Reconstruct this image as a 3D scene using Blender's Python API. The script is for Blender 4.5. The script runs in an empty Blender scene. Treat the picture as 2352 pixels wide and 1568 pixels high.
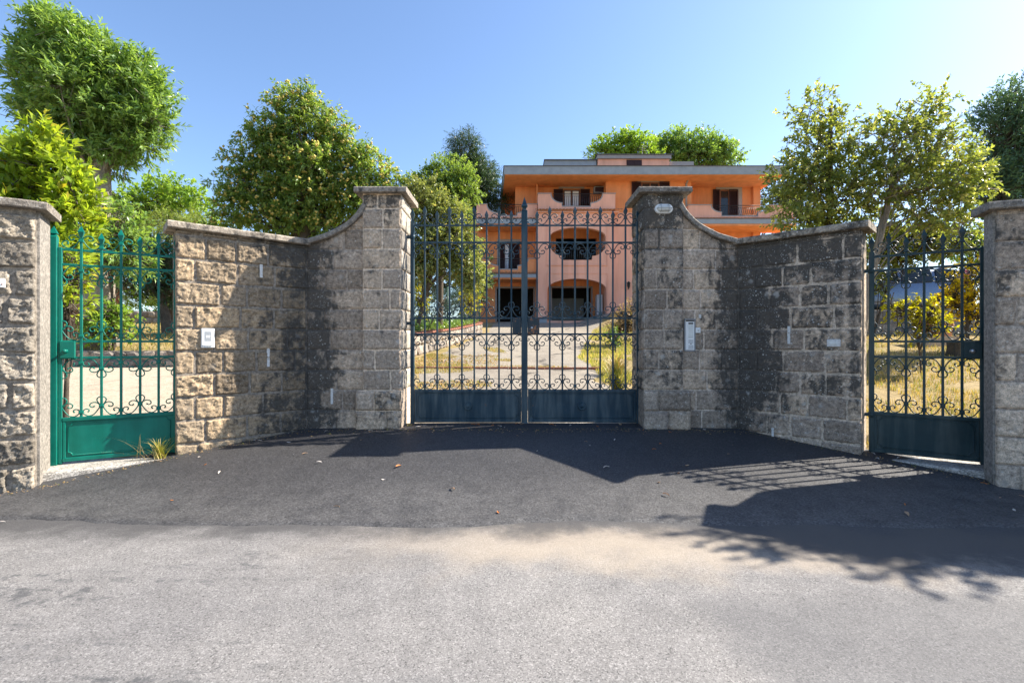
import bpy, bmesh, math, random
import numpy as np
from mathutils import Vector, Matrix, noise as mnoise
from mathutils.geometry import tessellate_polygon

# ------------------------------------------------------------------ camera, sky, sun, exposure
scene = bpy.context.scene
COL = scene.collection
CAMZ = 1.5
cam_data = bpy.data.cameras.new('camera')
cam_data.sensor_width = 36.0
cam_data.lens = 17.0
cam_data.clip_start = 0.05
cam_data.clip_end = 2000.0
cam = bpy.data.objects.new('camera', cam_data)
cam.location = (0.0, 0.0, CAMZ)
cam.rotation_euler = (math.radians(90), 0, 0)
COL.objects.link(cam)
scene.camera = cam

SUN_TO = Vector((1.12, 0.31, 1.0)).normalized()          # towards the sun
SUN_EL = math.asin(SUN_TO.z)
SUN_AZ = math.atan2(SUN_TO.x, SUN_TO.y)
world = bpy.data.worlds.new('World')
scene.world = world
world.use_nodes = True
wn = world.node_tree.nodes
wl = world.node_tree.links
wn.clear()
sky = wn.new('ShaderNodeTexSky')
sky.sky_type = 'NISHITA'
sky.sun_disc = False
sky.sun_elevation = SUN_EL
sky.sun_rotation = SUN_AZ
sky.altitude = 300.0
sky.air_density = 1.0
sky.dust_density = 1.0
sky.ozone_density = 4.0
bg = wn.new('ShaderNodeBackground')
bg.inputs['Strength'].default_value = 0.11
wo = wn.new('ShaderNodeOutputWorld')
wl.new(sky.outputs[0], bg.inputs['Color'])
wl.new(bg.outputs[0], wo.inputs['Surface'])

sun_data = bpy.data.lights.new('sun', 'SUN')
sun_data.energy = 5.0
sun_data.angle = math.radians(0.53)
sun_data.color = (1.0, 0.93, 0.82)
sun = bpy.data.objects.new('sun', sun_data)
sun.rotation_euler = (-SUN_TO).to_track_quat('-Z', 'Y').to_euler()
sun.location = (20, 6, 30)
COL.objects.link(sun)

scene.view_settings.view_transform = 'Standard'
scene.view_settings.look = 'None'
scene.view_settings.gamma = 1.0
scene.view_settings.use_curve_mapping = False
scene.view_settings.exposure = 1.38
scene.render.engine = 'CYCLES'
scene.cycles.max_bounces = 4
scene.cycles.diffuse_bounces = 3
scene.cycles.transmission_bounces = 3
scene.cycles.glossy_bounces = 2
scene.cycles.transparent_max_bounces = 12

RNG = np.random.default_rng(7)
random.seed(7)

# ------------------------------------------------------------------ helpers: objects
def link(o, parent=None):
    COL.objects.link(o)
    if parent is not None:
        o.parent = parent
    return o

def tag(o, label=None, cat=None, group=None, kind=None):
    if label: o['label'] = label
    if cat: o['category'] = cat
    if group: o['group'] = group
    if kind: o['kind'] = kind
    return o

def empty(name, loc=(0, 0, 0), rz=0.0, label=None, cat=None, group=None):
    o = bpy.data.objects.new(name, None)
    o.empty_display_size = 0.1
    o.location = loc
    o.rotation_euler = (0, 0, rz)
    COL.objects.link(o)
    return tag(o, label, cat, group)

def obj(name, mesh, mat=None, parent=None, loc=None, rot=None):
    o = bpy.data.objects.new(name, mesh)
    if mat is not None and len(mesh.materials) == 0:
        mesh.materials.append(mat)
    COL.objects.link(o)
    if parent is not None: o.parent = parent
    if loc is not None: o.location = loc
    if rot is not None: o.rotation_euler = rot
    return o

def arr_mesh(name, V, F, mat=None, rnd=None, smooth=False):
    """mesh from numpy vertex (n,3) and face (m,k) arrays"""
    V = np.asarray(V, dtype=np.float32); F = np.asarray(F, dtype=np.int32)
    me = bpy.data.meshes.new(name)
    k = F.shape[1]
    me.vertices.add(len(V)); me.vertices.foreach_set('co', V.ravel())
    me.loops.add(F.size); me.loops.foreach_set('vertex_index', F.ravel())
    me.polygons.add(len(F))
    me.polygons.foreach_set('loop_start', np.arange(0, F.size, k, dtype=np.int32))
    me.polygons.foreach_set('loop_total', np.full(len(F), k, dtype=np.int32))
    if smooth:
        me.polygons.foreach_set('use_smooth', np.ones(len(F), dtype=bool))
    if rnd is not None:
        a = me.attributes.new('rnd', 'FLOAT', 'POINT')
        a.data.foreach_set('value', np.asarray(rnd, dtype=np.float32))
    if mat is not None: me.materials.append(mat)
    me.update(calc_edges=True)
    return me

class MB:
    """collects boxes, tubes, plates; build() links one mesh object"""
    def __init__(s): s.v = []; s.f = []; s.sm = []
    def add(s, vs, fs, smooth=False):
        o = len(s.v)
        s.v.extend([tuple(p) for p in vs])
        for f in fs:
            s.f.append(tuple(i + o for i in f)); s.sm.append(smooth)
        return s
    def box(s, x0, x1, y0, y1, z0, z1):
        v = [(x0,y0,z0),(x1,y0,z0),(x1,y1,z0),(x0,y1,z0),(x0,y0,z1),(x1,y0,z1),(x1,y1,z1),(x0,y1,z1)]
        return s.add(v, [(0,3,2,1),(4,5,6,7),(0,1,5,4),(1,2,6,5),(2,3,7,6),(3,0,4,7)])
    def bbox(s, x0, x1, y0, y1, z0, z1, b=0.004):
        """box with chamfered edges"""
        bm = bmesh.new()
        bmesh.ops.create_cube(bm, size=1.0)
        for v in bm.verts:
            v.co = Vector(((x0+x1)/2 + v.co.x*(x1-x0), (y0+y1)/2 + v.co.y*(y1-y0), (z0+z1)/2 + v.co.z*(z1-z0)))
        bmesh.ops.bevel(bm, geom=list(bm.edges), offset=b, segments=1, affect='EDGES')
        bm.verts.index_update()
        s.add([v.co[:] for v in bm.verts], [[v.index for v in f.verts] for f in bm.faces])
        bm.free(); return s
    def tube(s, pts, r, n=6, caps=True, smooth=True):
        pts = [Vector(p) for p in pts]
        m = len(pts)
        rs = r if isinstance(r, (list, tuple, np.ndarray)) else [r]*m
        t0 = (pts[1]-pts[0]).normalized()
        ref = Vector((0,0,1)) if abs(t0.z) < 0.9 else Vector((1,0,0))
        u = t0.cross(ref).normalized()
        vs = []
        for i, p in enumerate(pts):
            if i == 0: t = t0
            elif i == m-1: t = (pts[i]-pts[i-1]).normalized()
            else:
                t = (pts[i+1]-pts[i-1])
                t = t.normalized() if t.length > 1e-9 else t0
            u = (u - t*u.dot(t))
            u = u.normalized() if u.length > 1e-6 else t.orthogonal().normalized()
            w = t.cross(u)
            for k in range(n):
                a = 2*math.pi*k/n + math.pi/n
                vs.append(p + (u*math.cos(a) + w*math.sin(a))*rs[i])
        fs = []
        for i in range(m-1):
            for k in range(n):
                a = i*n+k; b = i*n+(k+1) % n
                fs.append((a, b, b+n, a+n))
        if caps:
            fs.append(tuple(range(n-1, -1, -1))); fs.append(tuple((m-1)*n+k for k in range(n)))
        return s.add(vs, fs, smooth)
    def lathe(s, prof, n=12, centre=(0,0,0), axis='z', smooth=True):
        cx, cy, cz = centre
        vs = []
        for r, h in prof:
            for k in range(n):
                a = 2*math.pi*k/n + math.pi/n
                if axis == 'z': vs.append((cx+r*math.cos(a), cy+r*math.sin(a), cz+h))
                elif axis == 'y': vs.append((cx+r*math.cos(a), cy+h, cz+r*math.sin(a)))
                else: vs.append((cx+h, cy+r*math.cos(a), cz+r*math.sin(a)))
        fs = []
        m = len(prof)
        for i in range(m-1):
            for k in range(n):
                a = i*n+k; b = i*n+(k+1) % n
                fs.append((a, b, b+n, a+n))
        fs.append(tuple(range(n-1, -1, -1))); fs.append(tuple((m-1)*n+k for k in range(n)))
        return s.add(vs, fs, smooth)
    def plate(s, outer, holes, y0, y1):
        """flat plate in the xz plane with holes, from y0 (front) to y1 (back)"""
        loops = [outer] + list(holes)
        tris = tessellate_polygon([[Vector((x, z, 0)) for x, z in lp] for lp in loops])
        flat = [p for lp in loops for p in lp]
        n = len(flat)
        vs = [(x, y0, z) for x, z in flat] + [(x, y1, z) for x, z in flat]
        fs = []
        for t in tris:
            fs.append(tuple(t)); fs.append(tuple(i+n for i in reversed(t)))
        o = 0
        for lp in loops:
            m = len(lp)
            for i in range(m):
                a = o+i; b = o+(i+1) % m
                fs.append((a, b, b+n, a+n))
            o += m
        return s.add(vs, fs)
    def mesh(s, name, mat=None):
        me = bpy.data.meshes.new(name)
        me.from_pydata(s.v, [], s.f)
        if any(s.sm):
            me.polygons.foreach_set('use_smooth', s.sm)
        if mat is not None: me.materials.append(mat)
        bm = bmesh.new(); bm.from_mesh(me)
        bmesh.ops.recalc_face_normals(bm, faces=bm.faces)
        bm.to_mesh(me); bm.free()
        me.update()
        return me
    def build(s, name, mat, parent=None, loc=None, rot=None):
        return obj(name, s.mesh(name, mat), None, parent, loc, rot)

def catmull(pts, sub=5):
    P = [Vector(p) for p in pts]
    P = [P[0]*2-P[1]] + P + [P[-1]*2-P[-2]]
    out = []
    for i in range(1, len(P)-2):
        p0, p1, p2, p3 = P[i-1:i+3]
        for j in range(sub):
            t = j/sub
            out.append(0.5*((2*p1)+(p2-p0)*t+(2*p0-5*p1+4*p2-p3)*t*t+(3*p1-p0-3*p2+p3)*t**3))
    out.append(P[-2])
    return out

def lerp(a, b, t): return a+(b-a)*t
def sstep(a, b, x):
    t = max(0.0, min(1.0, (x-a)/(b-a))); return t*t*(3-2*t)
def interp(x, pts):
    if x <= pts[0][0]: return pts[0][1]
    for (a, va), (b, vb) in zip(pts, pts[1:]):
        if x <= b: return va+(vb-va)*(x-a)/(b-a)
    return pts[-1][1]
def px_point(px, py, d):
    """world point: image pixel px,py of a 2352 px wide view, projected through the camera, at distance d"""
    return Vector(((px-1176)/1111*d, d, CAMZ+(784-py)/1111*d))

# ------------------------------------------------------------------ helpers: materials
class NT:
    def __init__(s, name):
        s.m = bpy.data.materials.new(name); s.m.use_nodes = True
        s.t = s.m.node_tree; s.t.nodes.clear()
        s.out = s.n('ShaderNodeOutputMaterial')
        s.geo = None
    def n(s, t, **kw):
        nd = s.t.nodes.new(t)
        for k, v in kw.items(): setattr(nd, k, v)
        return nd
    def L(s, a, b): s.t.links.new(a, b)
    def setin(s, sock, v):
        if v is None: return
        if hasattr(v, 'is_output'): s.L(v, sock)
        else:
            if isinstance(v, (tuple, list)) and len(v) == 3 and sock.type == 'RGBA': v = (*v, 1)
            sock.default_value = v
    def pos(s):
        if s.geo is None: s.geo = s.n('ShaderNodeNewGeometry')
        return s.geo.outputs['Position']
    def local(s): return s.n('ShaderNodeTexCoord').outputs['Object']
    def rand(s): return s.n('ShaderNodeObjectInfo').outputs['Random']
    def attr(s, name): return s.n('ShaderNodeAttribute', attribute_name=name).outputs['Fac']
    def scale(s, vec, sc, loc=(0,0,0), rot=(0,0,0)):
        mp = s.n('ShaderNodeMapping'); s.L(vec, mp.inputs['Vector'])
        mp.inputs['Scale'].default_value = sc; mp.inputs['Location'].default_value = loc
        mp.inputs['Rotation'].default_value = rot
        return mp.outputs[0]
    def noise(s, scale, detail=4, rough=0.55, vec=None, dist=0.0):
        nd = s.n('ShaderNodeTexNoise')
        s.L(vec if vec is not None else s.pos(), nd.inputs['Vector'])
        nd.inputs['Scale'].default_value = scale; nd.inputs['Detail'].default_value = detail
        nd.inputs['Roughness'].default_value = rough; nd.inputs['Distortion'].default_value = dist
        return nd.outputs['Fac']
    def voro(s, scale, vec=None, feature='F1', out='Distance', rnd=1.0):
        nd = s.n('ShaderNodeTexVoronoi', feature=feature)
        s.L(vec if vec is not None else s.pos(), nd.inputs['Vector'])
        nd.inputs['Scale'].default_value = scale
        nd.inputs['Randomness'].default_value = rnd
        return nd.outputs[out]
    def ramp(s, fac, stops, interp='LINEAR'):
        nd = s.n('ShaderNodeValToRGB'); s.setin(nd.inputs[0], fac)
        cr = nd.color_ramp; cr.interpolation = interp
        while len(cr.elements) < len(stops): cr.elements.new(0.5)
        for e, (p, c) in zip(cr.elements, stops):
            e.position = p
            e.color = (c, c, c, 1) if isinstance(c, (int, float)) else (*c, 1)
        return nd.outputs[0]
    def mix(s, fac, a, b, mode='MIX'):
        nd = s.n('ShaderNodeMix', data_type='RGBA', blend_type=mode)
        s.setin(nd.inputs[0], fac); s.setin(nd.inputs[6], a); s.setin(nd.inputs[7], b)
        return nd.outputs[2]
    def math(s, op, a, b=None, c=None, clamp=False):
        nd = s.n('ShaderNodeMath', operation=op, use_clamp=clamp)
        s.setin(nd.inputs[0], a); s.setin(nd.inputs[1], b)
        if c is not None: s.setin(nd.inputs[2], c)
        return nd.outputs[0]
    def mrange(s, v, a, b, c=0.0, d=1.0, smooth=True):
        nd = s.n('ShaderNodeMapRange', interpolation_type='SMOOTHSTEP' if smooth else 'LINEAR')
        s.setin(nd.inputs[0], v)
        for i, x in zip((1,2,3,4), (a,b,c,d)): nd.inputs[i].default_value = x
        return nd.outputs[0]
    def xyz(s, vec=None):
        nd = s.n('ShaderNodeSeparateXYZ'); s.L(vec if vec is not None else s.pos(), nd.inputs[0]); return nd.outputs
    def bump(s, h, strength=0.5, dist=0.01, nrm=None):
        nd = s.n('ShaderNodeBump'); s.L(h, nd.inputs['Height'])
        nd.inputs['Strength'].default_value = strength; nd.inputs['Distance'].default_value = dist
        if nrm is not None: s.L(nrm, nd.inputs['Normal'])
        return nd.outputs[0]
    def bsdf(s, color, rough=0.8, normal=None, metallic=0.0, spec=0.3, coat=0.0, trans=0.0, ior=1.45):
        b = s.n('ShaderNodeBsdfPrincipled')
        s.setin(b.inputs['Base Color'], color); s.setin(b.inputs['Roughness'], rough)
        s.setin(b.inputs['Metallic'], metallic); b.inputs['Specular IOR Level'].default_value = spec
        b.inputs['Coat Weight'].default_value = coat; b.inputs['Transmission Weight'].default_value = trans
        b.inputs['IOR'].default_value = ior
        if normal is not None: s.L(normal, b.inputs['Normal'])
        return b.outputs[0]
    def done(s, sh):
        s.L(sh, s.out.inputs['Surface']); return s.m

def flat_mat(name, color, rough=0.6, metallic=0.0, spec=0.3, var=0.12, vscale=8.0, bump=0.0, coat=0.0):
    t = NT(name)
    nz = t.noise(vscale, 5, 0.6)
    f = t.ramp(nz, [(0.25, 1-var), (0.75, 1+var*0.6)])
    c = t.mix(1.0, color, f, 'MULTIPLY')
    nr = t.bump(t.noise(vscale*12, 3), 0.3, bump) if bump > 0 else None
    return t.done(t.bsdf(c, t.mrange(nz, 0.3, 0.7, rough-0.08, rough+0.08), nr, metallic, spec, coat))

def stone_mat(name, ca, cb, dark, jx=None, jy=None, jw=0.5, topz=None, specks=0.5, bump=0.6, blotch=0.5, low=None, topw=0.5):
    """weathered tufa: mottled base, black algae blotches (denser along a damp corner at jx,jy and under the coping), pale lichen"""
    t = NT(name)
    n1 = t.noise(3.2, 6, 0.62); n2 = t.noise(28, 5, 0.65); n3 = t.noise(110, 4, 0.7); nb = t.math('ADD', t.math('MULTIPLY', t.noise(4.5, 5, 0.68, dist=0.5), 0.55), t.math('MULTIPLY', t.noise(13, 4, 0.65, dist=0.4), 0.45))
    base = t.mix(t.ramp(n1, [(0.3, 0.0), (0.7, 1.0)]), ca, cb)
    base = t.mix(1.0, base, t.ramp(n2, [(0.28, 0.42), (0.5, 0.9), (0.72, 1.4)]), 'MULTIPLY')
    base = t.mix(0.85, base, t.ramp(n3, [(0.3, 0.45), (0.65, 1.3)]), 'MULTIPLY')
    rnd = t.rand()
    base = t.mix(1.0, base, t.ramp(rnd, [(0.0, (0.56, 0.555, 0.55)), (0.5, (0.92, 0.92, 0.92)), (1.0, (1.28, 1.22, 1.12))]), 'MULTIPLY')
    amt = None
    x, y, z = t.xyz()
    val = t.math('ADD', t.math('MULTIPLY_ADD', nb, 2.3, -0.65), t.math('MULTIPLY', n2, 0.45))      # ~0.35..1.1
    val = t.math('ADD', val, t.math('MULTIPLY', t.math('SUBTRACT', rnd, 0.5), blotch*0.75))
    strk = t.noise(9, 4, 0.6, vec=t.scale(t.pos(), (1, 1, 0.14)))
    val = t.math('ADD', val, t.math('MULTIPLY', t.math('SUBTRACT', strk, 0.5), 0.7))
    bias = t.math('ADD', dark, 0.0)
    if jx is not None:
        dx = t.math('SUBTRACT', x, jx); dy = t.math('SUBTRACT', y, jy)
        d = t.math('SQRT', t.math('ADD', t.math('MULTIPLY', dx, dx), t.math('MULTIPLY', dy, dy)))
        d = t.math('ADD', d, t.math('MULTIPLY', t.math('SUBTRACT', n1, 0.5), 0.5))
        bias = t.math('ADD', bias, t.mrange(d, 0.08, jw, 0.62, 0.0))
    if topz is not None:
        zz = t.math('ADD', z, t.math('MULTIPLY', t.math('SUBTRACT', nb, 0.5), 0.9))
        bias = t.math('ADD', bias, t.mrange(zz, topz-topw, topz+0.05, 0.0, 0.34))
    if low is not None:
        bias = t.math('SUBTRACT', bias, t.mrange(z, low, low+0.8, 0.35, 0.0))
    amt = t.mrange(t.math('ADD', t.math('ADD', val, bias), t.math('MULTIPLY', t.math('SUBTRACT', n3, 0.5), 0.35)), 0.80, 1.18, 0.0, 1.0)
    algae = t.mix(t.noise(40, 3), (0.030, 0.029, 0.028), (0.095, 0.088, 0.078))
    col = t.mix(t.math('MULTIPLY', amt, 0.93), base, algae)
    vor = t.voro(20); sel = t.noise(6, 3)
    sp = t.math('MULTIPLY', t.mrange(vor, 0.12, 0.24, 1.0, 0.0), t.mrange(sel, 0.47, 0.6, 0.0, 1.0))
    vor2 = t.voro(48); sel2 = t.noise(11, 2)
    sp2 = t.math('MULTIPLY', t.mrange(vor2, 0.14, 0.26, 1.0, 0.0), t.mrange(sel2, 0.44, 0.56, 0.0, 1.0))
    spk = t.math('MULTIPLY', t.math('MAXIMUM', sp, sp2), specks)
    col = t.mix(spk, col, (0.58, 0.57, 0.53))
    pv = t.math('ADD', t.voro(5.5), t.math('MULTIPLY', t.math('SUBTRACT', n2, 0.5), 0.5))
    patch = t.math('MULTIPLY', t.math('MULTIPLY', t.mrange(pv, 0.10, 0.26, 1.0, 0.0), t.mrange(n1, 0.46, 0.58)), specks*0.7)
    col = t.mix(patch, col, (0.50, 0.485, 0.45))
    h = t.math('ADD', t.math('MULTIPLY', n2, 0.6), t.math('MULTIPLY', n3, 0.4))
    nr = t.bump(h, bump, 0.02)
    return t.done(t.bsdf(col, 0.92, nr, 0, 0.15))

def leaf_mat(name, c_dark, c_light, c_odd=None, odd=0.0, trans=0.4, rough=0.45, spec=0.4, edge=None):
    t = NT(name)
    r = t.attr('rnd')
    stops = [(0.0, c_dark), (1.0-odd if odd else 1.0, c_light)]
    c = t.ramp(r, stops)
    if odd: c = t.mix(t.mrange(r, 1.0-odd, 1.0-odd+0.01), c, c_odd)
    c = t.mix(0.5, c, t.ramp(t.noise(1.3, 3), [(0.3, 0.72), (0.7, 1.2)]), 'MULTIPLY')
    b = t.bsdf(c, rough, None, 0, spec)
    tr = t.n('ShaderNodeBsdfTranslucent')
    t.L(t.mix(1.0, c, (1.35, 1.3, 0.55), 'MULTIPLY'), tr.inputs['Color'])
    ms = t.n('ShaderNodeMixShader'); ms.inputs[0].default_value = trans
    t.L(b, ms.inputs[1]); t.L(tr.outputs[0], ms.inputs[2])
    return t.done(ms.outputs[0])

M = {}

# ------------------------------------------------------------------ materials
LJ = (-2.74, 6.45); RJ = (3.02, 6.45)                      # damp inner corners of the two wing walls
TAN_A, TAN_B = (0.44, 0.335, 0.225), (0.34, 0.265, 0.185)
GRY_A, GRY_B = (0.62, 0.49, 0.37), (0.44, 0.35, 0.27)
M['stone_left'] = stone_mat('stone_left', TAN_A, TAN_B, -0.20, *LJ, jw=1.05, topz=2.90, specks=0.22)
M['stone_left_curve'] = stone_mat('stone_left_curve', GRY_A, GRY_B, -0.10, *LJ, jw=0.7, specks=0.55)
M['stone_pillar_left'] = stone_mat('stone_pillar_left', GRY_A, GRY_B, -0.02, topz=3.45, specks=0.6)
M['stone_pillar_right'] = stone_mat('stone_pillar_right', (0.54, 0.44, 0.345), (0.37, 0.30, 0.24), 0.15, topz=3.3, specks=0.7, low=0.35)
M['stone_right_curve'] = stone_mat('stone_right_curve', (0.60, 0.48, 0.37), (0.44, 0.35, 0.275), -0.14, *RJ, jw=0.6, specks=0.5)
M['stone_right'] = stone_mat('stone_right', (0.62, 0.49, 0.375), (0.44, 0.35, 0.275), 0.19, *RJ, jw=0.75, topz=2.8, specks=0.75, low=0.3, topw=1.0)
M['stone_outer_left'] = stone_mat('stone_outer_left', (0.42, 0.365, 0.295), (0.33, 0.29, 0.24), -0.20, topz=2.9, specks=0.3, bump=0.9)
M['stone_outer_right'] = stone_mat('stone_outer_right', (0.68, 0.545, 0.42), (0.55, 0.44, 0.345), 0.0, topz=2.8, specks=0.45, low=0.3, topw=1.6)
M['coping'] = stone_mat('coping', (0.44, 0.385, 0.32), (0.32, 0.28, 0.24), 0.02, specks=0.6, bump=0.8)
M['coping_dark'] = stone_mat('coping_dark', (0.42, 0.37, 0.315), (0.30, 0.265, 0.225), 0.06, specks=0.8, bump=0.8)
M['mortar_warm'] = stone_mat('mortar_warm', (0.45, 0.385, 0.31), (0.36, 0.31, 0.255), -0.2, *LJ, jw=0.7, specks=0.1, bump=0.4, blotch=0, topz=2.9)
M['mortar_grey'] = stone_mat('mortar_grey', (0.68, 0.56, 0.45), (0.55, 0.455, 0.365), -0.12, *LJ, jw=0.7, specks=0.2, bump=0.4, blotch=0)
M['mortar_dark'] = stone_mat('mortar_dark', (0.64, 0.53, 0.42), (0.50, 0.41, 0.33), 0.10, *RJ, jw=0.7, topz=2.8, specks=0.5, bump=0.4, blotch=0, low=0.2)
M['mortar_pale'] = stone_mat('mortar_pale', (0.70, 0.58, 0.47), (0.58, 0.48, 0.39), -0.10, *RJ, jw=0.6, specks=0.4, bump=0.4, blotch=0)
M['plaster_reveal'] = stone_mat('plaster_reveal', (0.44, 0.40, 0.35), (0.36, 0.33, 0.29), -0.25, specks=0.15, bump=0.4)

def metal_paint(name, base, dull, rust, amt, streak=1.0, rough=0.38, spec=0.35):
    t = NT(name)
    st = t.noise(9, 4, 0.6, vec=t.scale(t.pos(), (1, 1, 0.12)))
    n2 = t.noise(45, 4, 0.7); n1 = t.noise(5, 4, 0.6)
    c = t.mix(t.math('MULTIPLY', t.ramp(st, [(0.42, 0.0), (0.72, 1.0)]), streak), base, dull)
    c = t.mix(0.5, c, t.ramp(n1, [(0.3, 0.7), (0.7, 1.25)]), 'MULTIPLY')
    rm = t.mrange(t.math('ADD', t.math('MULTIPLY', n1, 0.6), t.math('MULTIPLY', n2, 0.5)), 0.72-amt, 0.8-amt)
    c = t.mix(rm, c, rust)
    return t.done(t.bsdf(c, t.mrange(n2, 0.3, 0.7, rough-0.07, rough+0.15), t.bump(n2, 0.15, 0.003), 0.0, spec))
M['gate_blue'] = metal_paint('gate_blue', (0.010, 0.038, 0.060), (0.085, 0.118, 0.13), (0.11, 0.065, 0.045), 0.06)
M['gate_lock'] = metal_paint('gate_lock', (0.012, 0.030, 0.045), (0.04, 0.05, 0.055), (0.33, 0.14, 0.06), 0.12)
M['gate_green'] = metal_paint('gate_green', (0.0, 0.135, 0.098), (0.004, 0.165, 0.125), (0.12, 0.10, 0.07), -0.03, streak=0.9, rough=0.38)
M['gate_dark'] = metal_paint('gate_dark', (0.012, 0.038, 0.046), (0.06, 0.085, 0.085), (0.09, 0.06, 0.045), 0.0)

def asphalt(name, ca, cb, grain=170, streaky=True, patches=0.0, stains_shade=False, bumpd=0.006, rough=0.86, spec=0.25, con=0.85, worn=False):
    t = NT(name)
    p = t.pos()
    g = t.voro(grain, out='Color'); gs = t.n('ShaderNodeSeparateColor'); t.L(g, gs.inputs[0])
    n1 = t.noise(0.55, 5, 0.6); n2 = t.noise(4.5, 5, 0.65); n3 = t.noise(grain*0.9, 3, 0.75)
    c = t.mix(t.ramp(n1, [(0.32, 0.0), (0.68, 1.0)]), ca, cb)
    c = t.mix(0.6, c, t.ramp(n2, [(0.3, 0.78), (0.7, 1.16)]), 'MULTIPLY')
    c = t.mix(con, c, t.ramp(gs.outputs[0], [(0.0, 0.34), (0.2, 0.78), (0.8, 1.1), (1.0, 1.75)]), 'MULTIPLY')
    pit = t.mrange(t.noise(grain*0.42, 2, 0.6), 0.62, 0.68)
    c = t.mix(t.math('MULTIPLY', pit, con*0.8), c, (0.02, 0.02, 0.021))
    if worn:
        # traffic dust and wear fading the newer surface towards the road edge
        y = t.xyz()[1]
        wr = t.math('MULTIPLY', t.mrange(t.math('ADD', y, t.math('MULTIPLY', t.math('SUBTRACT', n1, 0.5), 2.2)), 5.1, 3.9), t.mrange(n2, 0.3, 0.6, 0.35, 1.0))
        c = t.mix(t.math('MULTIPLY', wr, 0.34), c, t.mix(0.7, (0.15, 0.143, 0.135), t.ramp(gs.outputs[0], [(0.0, 0.4), (0.5, 1.0), (1.0, 1.6)]), 'MULTIPLY'))
    if stains_shade:
        # tyre and oil smears running with the traffic, and warm dust along the patch edge
        sv = t.scale(p, (0.35, 2.2, 1), rot=(0, 0, -0.22))
        sm = t.math('MULTIPLY', t.mrange(t.noise(1.25, 5, 0.7, vec=sv), 0.50, 0.60), t.mrange(t.noise(9, 4, 0.7), 0.42, 0.62))
        x, y, z = t.xyz()
        sm = t.math('MULTIPLY', sm, t.mrange(x, -0.8, -1.7, 0.2, 0.75))
        c = t.mix(sm, c, (0.06, 0.062, 0.066))
        n5 = t.math('MULTIPLY', t.math('SUBTRACT', t.noise(1.4, 4, 0.6), 0.5), 1.2)
        yy = t.math('ADD', y, n5)
        dust = t.math('MULTIPLY', t.mrange(yy, 2.9, 3.4), t.mrange(yy, 3.9, 3.55))
        dust = t.math('MULTIPLY', dust, t.mrange(x, -2.0, 0.6))
        c = t.mix(t.math('MULTIPLY', dust, 0.65), c, (0.40, 0.33, 0.25))
        tar_shade = t.math('MULTIPLY', t.mrange(t.math('ADD', t.math('ADD', y, t.mrange(x, 1.2, 2.4, 0.0, 0.5)), t.math('MULTIPLY', t.math('SUBTRACT', t.noise(2.2, 5, 0.7), 0.5), 0.9)), 3.38, 3.82), 0.85)  # tar fringe below the seam, widened at right as painted wall and leaf shade
        c = t.mix(tar_shade, c, (0.058, 0.056, 0.057))
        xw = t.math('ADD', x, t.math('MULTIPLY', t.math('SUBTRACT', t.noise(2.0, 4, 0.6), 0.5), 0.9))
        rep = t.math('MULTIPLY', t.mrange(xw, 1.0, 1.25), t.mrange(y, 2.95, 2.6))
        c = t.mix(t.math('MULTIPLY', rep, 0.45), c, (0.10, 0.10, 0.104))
    h = t.math('ADD', t.math('MULTIPLY', n3, 0.5), t.math('MULTIPLY', gs.outputs[1], 0.5))
    return t.done(t.bsdf(c, rough, t.bump(h, 0.75, bumpd), 0, spec))
M['road'] = asphalt('road', (0.182, 0.174, 0.170), (0.250, 0.236, 0.222), 150, stains_shade=True, rough=0.8, spec=0.3, con=0.68)
M['apron'] = asphalt('apron', (0.034, 0.034, 0.038), (0.052, 0.050, 0.051), 85, bumpd=0.012, rough=0.66, spec=0.5, con=1.0, worn=True)

def ground_mat(name, cols, sc=1.0):
    t = NT(name)
    n1 = t.noise(0.7*sc, 5, 0.65); n2 = t.noise(9*sc, 5, 0.7); n3 = t.noise(60*sc, 3, 0.7)
    c = t.ramp(n1, [(0.3, cols[0]), (0.5, cols[1]), (0.7, cols[2])])
    c = t.mix(0.8, c, t.ramp(n2, [(0.3, 0.65), (0.7, 1.25)]), 'MULTIPLY')
    c = t.mix(0.7, c, t.ramp(n3, [(0.3, 0.6), (0.7, 1.2)]), 'MULTIPLY')
    return t.done(t.bsdf(c, 0.95, t.bump(t.math('ADD', n2, n3), 0.6, 0.02), 0, 0.1))
M['soil'] = ground_mat('soil', [(0.19, 0.17, 0.06), (0.33, 0.25, 0.12), (0.38, 0.29, 0.16)])
M['gravel'] = ground_mat('gravel', [(0.42, 0.34, 0.25), (0.50, 0.42, 0.32), (0.36, 0.30, 0.23)], 2.0)
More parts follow.
